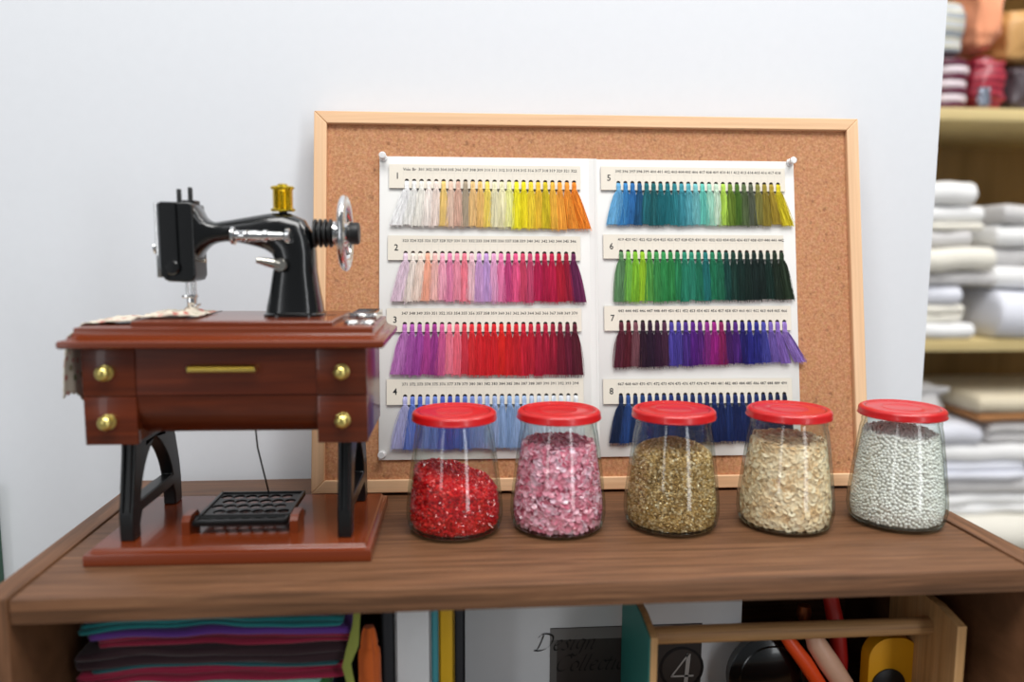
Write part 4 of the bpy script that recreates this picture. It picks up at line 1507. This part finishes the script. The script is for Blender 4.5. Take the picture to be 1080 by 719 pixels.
b = MB()
pen(b, 'Design', (0.0610 - 0.1125) * KD, kz(-0.0765), 0.0165 * KD, -0.0108, nib=0.045)
pen(b, 'Collection', (0.0760 - 0.1125) * KD, kz(-0.0925), 0.0156 * KD, -0.0108, nib=0.045)
b.build('title_lettering', plain('black_lettering', '0a0a0c', 0.5), bd, smooth=0)
b = MB()
rings = [[(0.0570 * KD + r * KD * math.cos(2 * PI * k / 40), kz(-0.0940) + r * KD * math.sin(2 * PI * k / 40)) for k in range(40)] for r in (0.0165, 0.0145)]
b.prism(rings[0], -0.0107, -0.0104, 'xz', [rings[1]])
b.build('ring_emblem', plain('black_ring_print', '0d0f14', 0.4), bd, smooth=0)
b = MB()
for seg, wide in (([(0.0620, -0.0830), (0.0495, -0.1000)], 0.0006), ([(0.0490, -0.1000), (0.0660, -0.1000)], 0.0007), ([(0.0620, -0.0830), (0.0600, -0.1090)], 0.0015)):
    p, q = Vector(seg[0]), Vector(seg[1])
    d = (q - p).normalized()
    nn = Vector((-d.y, d.x)) * wide
    b.bm.faces.new([b.bm.verts.new((c.x * KD, -0.0109, kz(c.y))) for c in (p - nn, q - nn, q + nn, p + nn)])
b.build('numeral_four', plain('pale_grey_print', 'b4b0ac', 0.5), bd, smooth=0)

# ------------------------------------------------------------------ tool caddy
cd = thing('tool_caddy', 'wooden tool caddy with a teal end and a round dowel handle, under the shelf', 'tool caddy', (0.251, 0.5075, CUB))
YF, YB = -0.0025, 0.0820


def cz(z):
    return z - CUB


def end_poly(yf, lift=0.0):
    return [(yf, 0.0002), (YB, 0.0002), (YB, cz(-0.0545) + lift), (0.0560, cz(-0.0492) + lift), (0.0240, cz(-0.0492) + lift), (yf, cz(-0.0545) + lift)]


b = MB()
b.prism(end_poly(YF + 0.0012, -0.0008), -0.1137, -0.1128, 'yz')
o = tag(b.build('end_panel', 'teal_paint', cd), 'teal painted end panel')
MB().prism(end_poly(YF), -0.1128, -0.1082, 'yz').build('wood_core', 'oak_z', o)
MB().prism(end_poly(YF), 0.1080, 0.1148, 'yz').build('end_panel', 'oak_z', cd)
MB().lathe([(0, -0.1085), (0.0063, -0.1085), (0.0063, 0.1083), (0, 0.1083)], 28, 'x', (0, 0.0300, cz(-0.0695))).build('dowel_handle', 'oak', cd)
MB().box(-0.1085, 0.1080, YF + 0.004, YB, 0.0002, 0.005).build('bottom_board', 'oak', cd)
MB().box(-0.1085, 0.1080, YF + 0.001, YF + 0.006, 0.0002, 0.034, 0.0005).build('front_board', 'oak', cd)
MB().box(-0.1085, 0.1080, YB - 0.005, YB, 0.0002, 0.020, 0.0005).build('back_board', 'oak', cd)
CI = CUB + 0.0053   # caddy floor

# tools standing in the caddy, behind the dowel
tag(MB().tube([(0.2960, 0.5560, CI + 0.0050), (0.2870, 0.5570, -0.1260), (0.2740, 0.5580, -0.1060), (0.2640, 0.5590, -0.0930), (0.2580, 0.5600, -0.0850), (0.2560, 0.5610, -0.0830)], [0.004, 0.0056, 0.0058, 0.0054, 0.0045, 0.003], 14).build('orange_tool_handle', plain('orange_plastic', 'f0501a', 0.35)),
    'bright orange curved tool handle standing in the wooden caddy', 'tool handle')
tag(MB().tube([(0.3130, 0.5560, CI + 0.0070), (0.3060, 0.5570, -0.1260), (0.2930, 0.5580, -0.1070), (0.2830, 0.5590, -0.0920), (0.2800, 0.5600, -0.0850), (0.2790, 0.5610, -0.0820)], [0.006, 0.0080, 0.0084, 0.0078, 0.0060, 0.003], 14).build('wooden_tool_handle', plain('pale_wood_handle', 'dcae92', 0.4, var=0.12, vscale=30)),
    'pale pinkish wooden tool handle standing beside the orange one', 'tool handle')
tag(MB().tube([(0.3130, 0.5740, CI + 0.0050), (0.3110, 0.5750, -0.1150), (0.3080, 0.5760, -0.0900), (0.3020, 0.5770, -0.0640), (0.2960, 0.5770, -0.0400)], [0.004, 0.0065, 0.0068, 0.0060, 0.0035], 12).build('red_tool_handle', plain('dark_red_plastic', 'a01814', 0.4)),
    'dark red tool handle standing right of the pale wooden one', 'tool handle')
# yellow tape measure
tm = thing('tape_measure', 'yellow rounded tape measure with a dark centre, at the right end of the caddy', 'tape measure', (0.3440, 0.5600, CI))


def rrect(w, h, r, n=6):
    out = []
    for cx, cy, a0 in ((w - r, h - r, 0), (-w + r, h - r, PI / 2), (-w + r, -h + r, PI), (w - r, -h + r, 1.5 * PI)):
        for k in range(n + 1):
            a = a0 + PI / 2 * k / n
            out.append((cx + r * math.cos(a), cy + r * math.sin(a)))
    return out


o = MB().prism([(x, z + 0.0362) for x, z in rrect(0.0205, 0.0360, 0.0170)], -0.0060, 0.0060, 'xz').build('case', plain('yellow_plastic', 'dc9a0c', 0.4), tm)
md = o.modifiers.new('bevel', 'BEVEL')
md.width, md.segments, md.limit_method = 0.0022, 3, 'ANGLE'
MB().lathe([(0.0135, -0.0058), (0.0135, -0.0072), (0.0122, -0.0078), (0, -0.0078)], 28, 'y', (-0.004, 0, 0.034)).build('centre_boss', 'black_matte', tm)
# black tin on edge
bt = thing('black_tin', 'round glossy black tin standing on edge in the caddy, left of the orange handle', 'tin', (0.2540, 0.5760, CI))
MB().lathe([(0, 0), (0.0325, 0), (0.0340, 0.001), (0.0340, 0.0080), (0.0330, 0.0090), (0.0310, 0.0092), (0.0300, 0.0082), (0, 0.0082)], 48, 'y', (0.0, -0.004, 0.0342)).build('tin_body', 'black_gloss', bt)
MB().lathe([(0.0250, 0), (0.0258, 0.0006), (0.0250, 0.0012), (0.0242, 0.0006)], 40, 'y', (0.0, -0.0048, 0.0342), closed=True).build('tin_rim', 'black_gloss', bt)
# dark brush with copper tip behind the caddy
br = thing('round_brush', 'dark round brush with a copper-coloured tip rising behind the dowel handle', 'brush', (0.2967, 0.6100, CUB))
MB().lathe([(0, 0.0002), (0.004, 0.0002), (0.0045, 0.04), (0.0035, 0.067), (0, 0.067)], 16, 'z').build('brush_handle', 'black_matte', br)
MB().lathe([(0, 0.066), (0.0036, 0.066), (0.0060, 0.0695), (0.0062, 0.0740), (0.0050, 0.0795), (0, 0.0815)], 18, 'z').build('copper_tip', plain('copper', 'b0653c', 0.35, 0.8), br)


# ------------------------------------------------------------------ storage rack at the far right
RX0, RX1, RY0, RY1 = 0.78, 2.05, 1.5, 1.92
rk = thing('storage_rack', 'pale plywood storage rack loaded with white cloth behind the white wall', 'storage rack', ((RX0 + RX1) / 2, (RY0 + RY1) / 2, -0.78))
rl = Vector(rk.location)


def rpart(mb, name, mat):
    o = mb.build(name, mat, rk)
    o.matrix_parent_inverse = Matrix.Translation(-rl)


RT = 0.0235
BA, BB, BC = 0.4843, 0.0318, -0.4205
for z in (0.93, BA, BB, BC, -0.75):
    rpart(MB().box(RX0, RX1, RY0, RY1, z - RT, z, 0.001), 'shelf_board', 'ply')
rpart(MB().box(RX0 - 0.02, RX0, RY0, RY1, -0.78, 0.95, 0.001), 'upright', 'ply')
rpart(MB().box(RX1, RX1 + 0.02, RY0, RY1, -0.78, 0.95, 0.001), 'upright', 'ply')
rpart(MB().box(RX0, RX1, RY1 - 0.012, RY1, -0.78, 0.93), 'back_panel', 'rack_back')

WF = {'w': fabric('white_cloth', 'f2f2f2', 0.02), 'c': fabric('cream_cloth', 'f0ece0', 0.02), 'b': fabric('bluish_white_cloth', 'e6e8f2', 0.02), 'g': fabric('grey_white_cloth', 'd4d2d2', 0.03)}


def stack(items, x0, y0, zbase, where, depth=0.30, seed=0):
    z = zbase + 0.0003
    for k, (m_, th, xl, xr, lab, ly) in enumerate(items):
        o = folded('folded_white_cloth' if m_ in 'wcbg' else 'folded_cloth', WF[m_], xl, xr, y0 + 0.006 * ((k * 7) % 3), y0 + depth, z, z + th, seed + k * 5, ly, 0.008, droop=0.0)
        tag(o, lab, 'cloth', where)
        z += th + 0.0004


# middle bay, left stack (bottom to top)
stack([
    ('w', .0320, .84, 1.058, 'white folded cloth at the very bottom of the left stack, middle bay of the rack', 1),
    ('c', .0360, .84, 1.040, 'cream folded cloth second from the bottom of the left stack, middle rack bay', 2),
    ('b', .0370, .84, 1.030, 'bluish white folded cloth third from the bottom, middle rack bay left stack', 1),
    ('g', .0280, .84, 1.095, 'greyish white thin cloth below the widest cream cloth, middle rack bay', 1),
    ('c', .0490, .84, 1.090, 'thick cream folded cloth halfway up the left stack, middle rack bay', 1),
    ('g', .0330, .84, 1.046, 'greyish folded cloth with a shaded end, above the thick cream one', 1),
    ('c', .0140, .84, 1.070, 'thin cream folded cloth under a white one, upper part of the left stack', 1),
    ('w', .0340, .84, 1.072, 'white folded cloth second from the top, middle rack bay left stack', 1),
    ('w', .0480, .84, 1.046, 'white folded cloth with a rounded end topping the left stack, middle rack bay', 1)],
    .84, 1.512, BB, 'white cloths stacked in the middle rack bay', seed=11)
# middle bay, right stack
stack([
    ('b', .1000, 1.100, 1.42, 'big puffy white roll at the bottom of the right stack, middle rack bay', 1),
    ('w', .0450, 1.098, 1.42, 'white folded cloth on the puffy roll, middle rack bay right stack', 1),
    ('g', .0380, 1.100, 1.42, 'greyish folded cloth third up in the right stack, middle rack bay', 1),
    ('w', .0440, 1.098, 1.42, 'white folded cloth second from the top, middle rack bay right stack', 1),
    ('g', .0400, 1.105, 1.42, 'light grey folded cloth topping the right stack, middle rack bay', 1)],
    1.1, 1.520, BB, 'white cloths stacked in the middle rack bay', seed=71)
# lower bay
WF['t'] = fabric('tan_trim_cloth', 'b8804e', 0.05)
WF['o'] = fabric('beige_cloth', 'e2d6bc', 0.04)
stack([
    ('c', .0800, .86, 1.50, 'cream cloth at the bottom of the lower rack bay', 1),
    ('w', .0420, .86, 1.30, 'white cloth second from the bottom, lower rack bay', 2),
    ('g', .0340, .86, 1.42, 'grey-white cloth third from the bottom, lower rack bay', 1),
    ('b', .0330, .86, 1.20, 'bluish white cloth in the middle of the lower rack bay pile', 2),
    ('w', .0400, .86, 1.40, 'broad white cloth above the bluish one, lower rack bay', 1),
    ('b', .0440, .86, 1.10, 'bluish cloth just under the crumpled white bundle, lower rack bay', 1)],
    .86, 1.515, BC, 'cloths piled in the lower rack bay', seed=131)
zt = BC + 0.0003 + sum((.08, .042, .034, .033, .04)) + 0.0004 * 5
o = folded('folded_cloth', WF['g'], 1.115, 1.50, 1.52, 1.80, zt, zt + .046, 171, 2, .01)
tag(o, 'grey striped-looking cloth under the tan one, right side of the lower rack bay', 'cloth', 'cloths piled in the lower rack bay')
o = folded('folded_cloth', WF['t'], 1.085, 1.50, 1.512, 1.80, zt + .0500, zt + .066, 172, 1, .004)
tag(o, 'tan brown folded cloth under the beige one, lower rack bay', 'cloth', 'cloths piled in the lower rack bay')
o = folded('folded_cloth', WF['o'], 1.080, 1.50, 1.515, 1.80, zt + .0664, zt + .104, 173, 1, .006)
tag(o, 'beige folded cloth topping the right pile in the lower rack bay', 'cloth', 'cloths piled in the lower rack bay')


def lumpy(name, mat, x0, x1, y0, y1, z0, z1, seed, amp=0.12, ridges=0, flat_top=False):
    b = MB()
    bmesh.ops.create_icosphere(b.bm, subdivisions=4, radius=1)
    c = Vector(((x0 + x1) / 2, (y0 + y1) / 2, (z0 + z1) / 2))
    h = Vector(((x1 - x0) / 2, (y1 - y0) / 2, (z1 - z0) / 2))
    for v in b.bm.verts:
        p = v.co.copy()
        e = 0.55
        q = Vector([math.copysign(abs(t) ** e, t) for t in p])
        q.normalize()
        mx = max(abs(q.x), abs(q.y), abs(q.z))
        q = q.lerp(q / mx, 0.55)
        k = 1 - amp * 0.5 + amp * noise.noise(p * 2.3 + Vector((seed, 0, 0)))
        if ridges:
            k *= 1 + 0.05 * math.sin(p.z * ridges)
        w = Vector((q.x * h.x, q.y * h.y, q.z * h.z)) * min(k, 1.0)
        w.z = max(w.z, -h.z)
        v.co = c + w
    return b.build(name, mat, smooth=80)


o = lumpy('cloth_bundle', WF['g'], .88, 1.052, 1.515, 1.72, zt + .0446, zt + .128, 5, .25)
tag(o, 'crumpled pale grey cloth bundle on the left of the lower rack bay', 'cloth bundle')


def stripes(name, cols, scale):
    M = Mat(name)
    M.set(0.45, coat=0.3)
    v = M.coords((1, 1, 1))
    wv = M.n('ShaderNodeTexWave', wave_type='BANDS', bands_direction='Z')
    wv.inputs['Scale'].default_value = scale
    wv.inputs['Distortion'].default_value = 1.2
    wv.inputs['Detail'].default_value = 1
    M.l(v, wv.inputs['Vector'])
    M.col(M.ramp(wv.outputs['Fac'], cols))
    return M.m


# upper bay: bags of ribbon and wool
def bag(name, label, cat, mat, box, seed, amp, ridges, parts=()):
    x0, x1, y0, y1, z0, z1 = box
    o = lumpy(name, mat, x0, x1, y0, y1, z0, z1, seed, amp, ridges)
    return tag(o, label, cat)


U = BA + 0.0006
# flat ribbon rolls piled in a column: each roll a thing
zc = U
for k in range(7):
    th = 0.0132
    dark = k % 2 == 0
    b = MB()
    rr = 0.043
    b.lathe([(0, 0), (rr, 0), (rr + 0.001, 0.002), (rr + 0.001, th - 0.002), (rr, th), (0.014, th), (0.013, th - 0.002), (0, th - 0.002)], 40, 'z')
    o = b.build('ribbon_roll', plain('ribbon_dark' if dark else 'ribbon_white', '5c2138' if dark else 'e4d6dc', 0.4), loc=(0.985 + 0.002 * (k % 3), 1.553, zc))
    tag(o, ['lowest dark maroon ribbon roll of the column on the upper rack shelf', 'lowest white ribbon roll of the column on the upper rack shelf',
            'second dark maroon ribbon roll from the bottom of the column, upper rack shelf', 'second white ribbon roll from the bottom of the column, upper rack shelf',
            'third dark maroon ribbon roll from the bottom of the column, upper rack shelf', 'topmost white ribbon roll of the column on the upper rack shelf',
            'topmost dark maroon ribbon roll of the column on the upper rack shelf'][k], 'ribbon roll', 'ribbon rolls on the upper rack shelf')
    zc += th + 0.0003
bag('yarn_bag', 'clear-wrapped grey and yellow bag on top of the ribbon rolls', 'bag', stripes('grey_yellow_wrap', [(0.2, '8e9498'), (0.45, 'd6d8da'), (0.62, 'b0a03c'), (0.85, 'c4c8cc')], 9), (0.935, 1.022, 1.52, 1.68, zc + 0.0005, zc + 0.12), 3, .10, 9)
bag('yarn_bag', 'crimson ridged bag of yarn on the upper rack shelf', 'bag', stripes('crimson_wrap', [(0.1, '7c1a32'), (0.55, 'a02438'), (0.9, 'b43a48')], 22), (1.034, 1.112, 1.515, 1.68, U - 0.004, U + 0.112), 8, .14, 16)
bag('cloth_bundle', 'peach orange cloth bundle resting on the crimson yarn bag', 'cloth bundle', fabric('peach_cloth', 'f0a078', 0.04), (1.024, 1.094, 1.51, 1.66, U + 0.1125, U + 0.25), 15, .16, 0)
bag('foil_packet', 'small silver foil packet in front of the crimson bag', 'packet', plain('silver_foil', 'b4bccc', 0.25, 0.8), (1.030, 1.055, 1.497, 1.512, U, U + 0.042), 21, .2, 0)
bag('yarn_bag', 'dark grey bag right of the crimson one, upper rack shelf', 'bag', plain('dark_grey_wrap', '4c4248', 0.4), (1.114, 1.24, 1.52, 1.70, U - 0.003, U + 0.098), 27, .12, 0)
bag('yarn_bag', 'tan paper bag resting on the dark grey one, upper rack shelf', 'bag', plain('tan_wrap', 'c89a60', 0.5), (1.100, 1.25, 1.53, 1.70, U + 0.094, U + 0.21), 33, .12, 0)
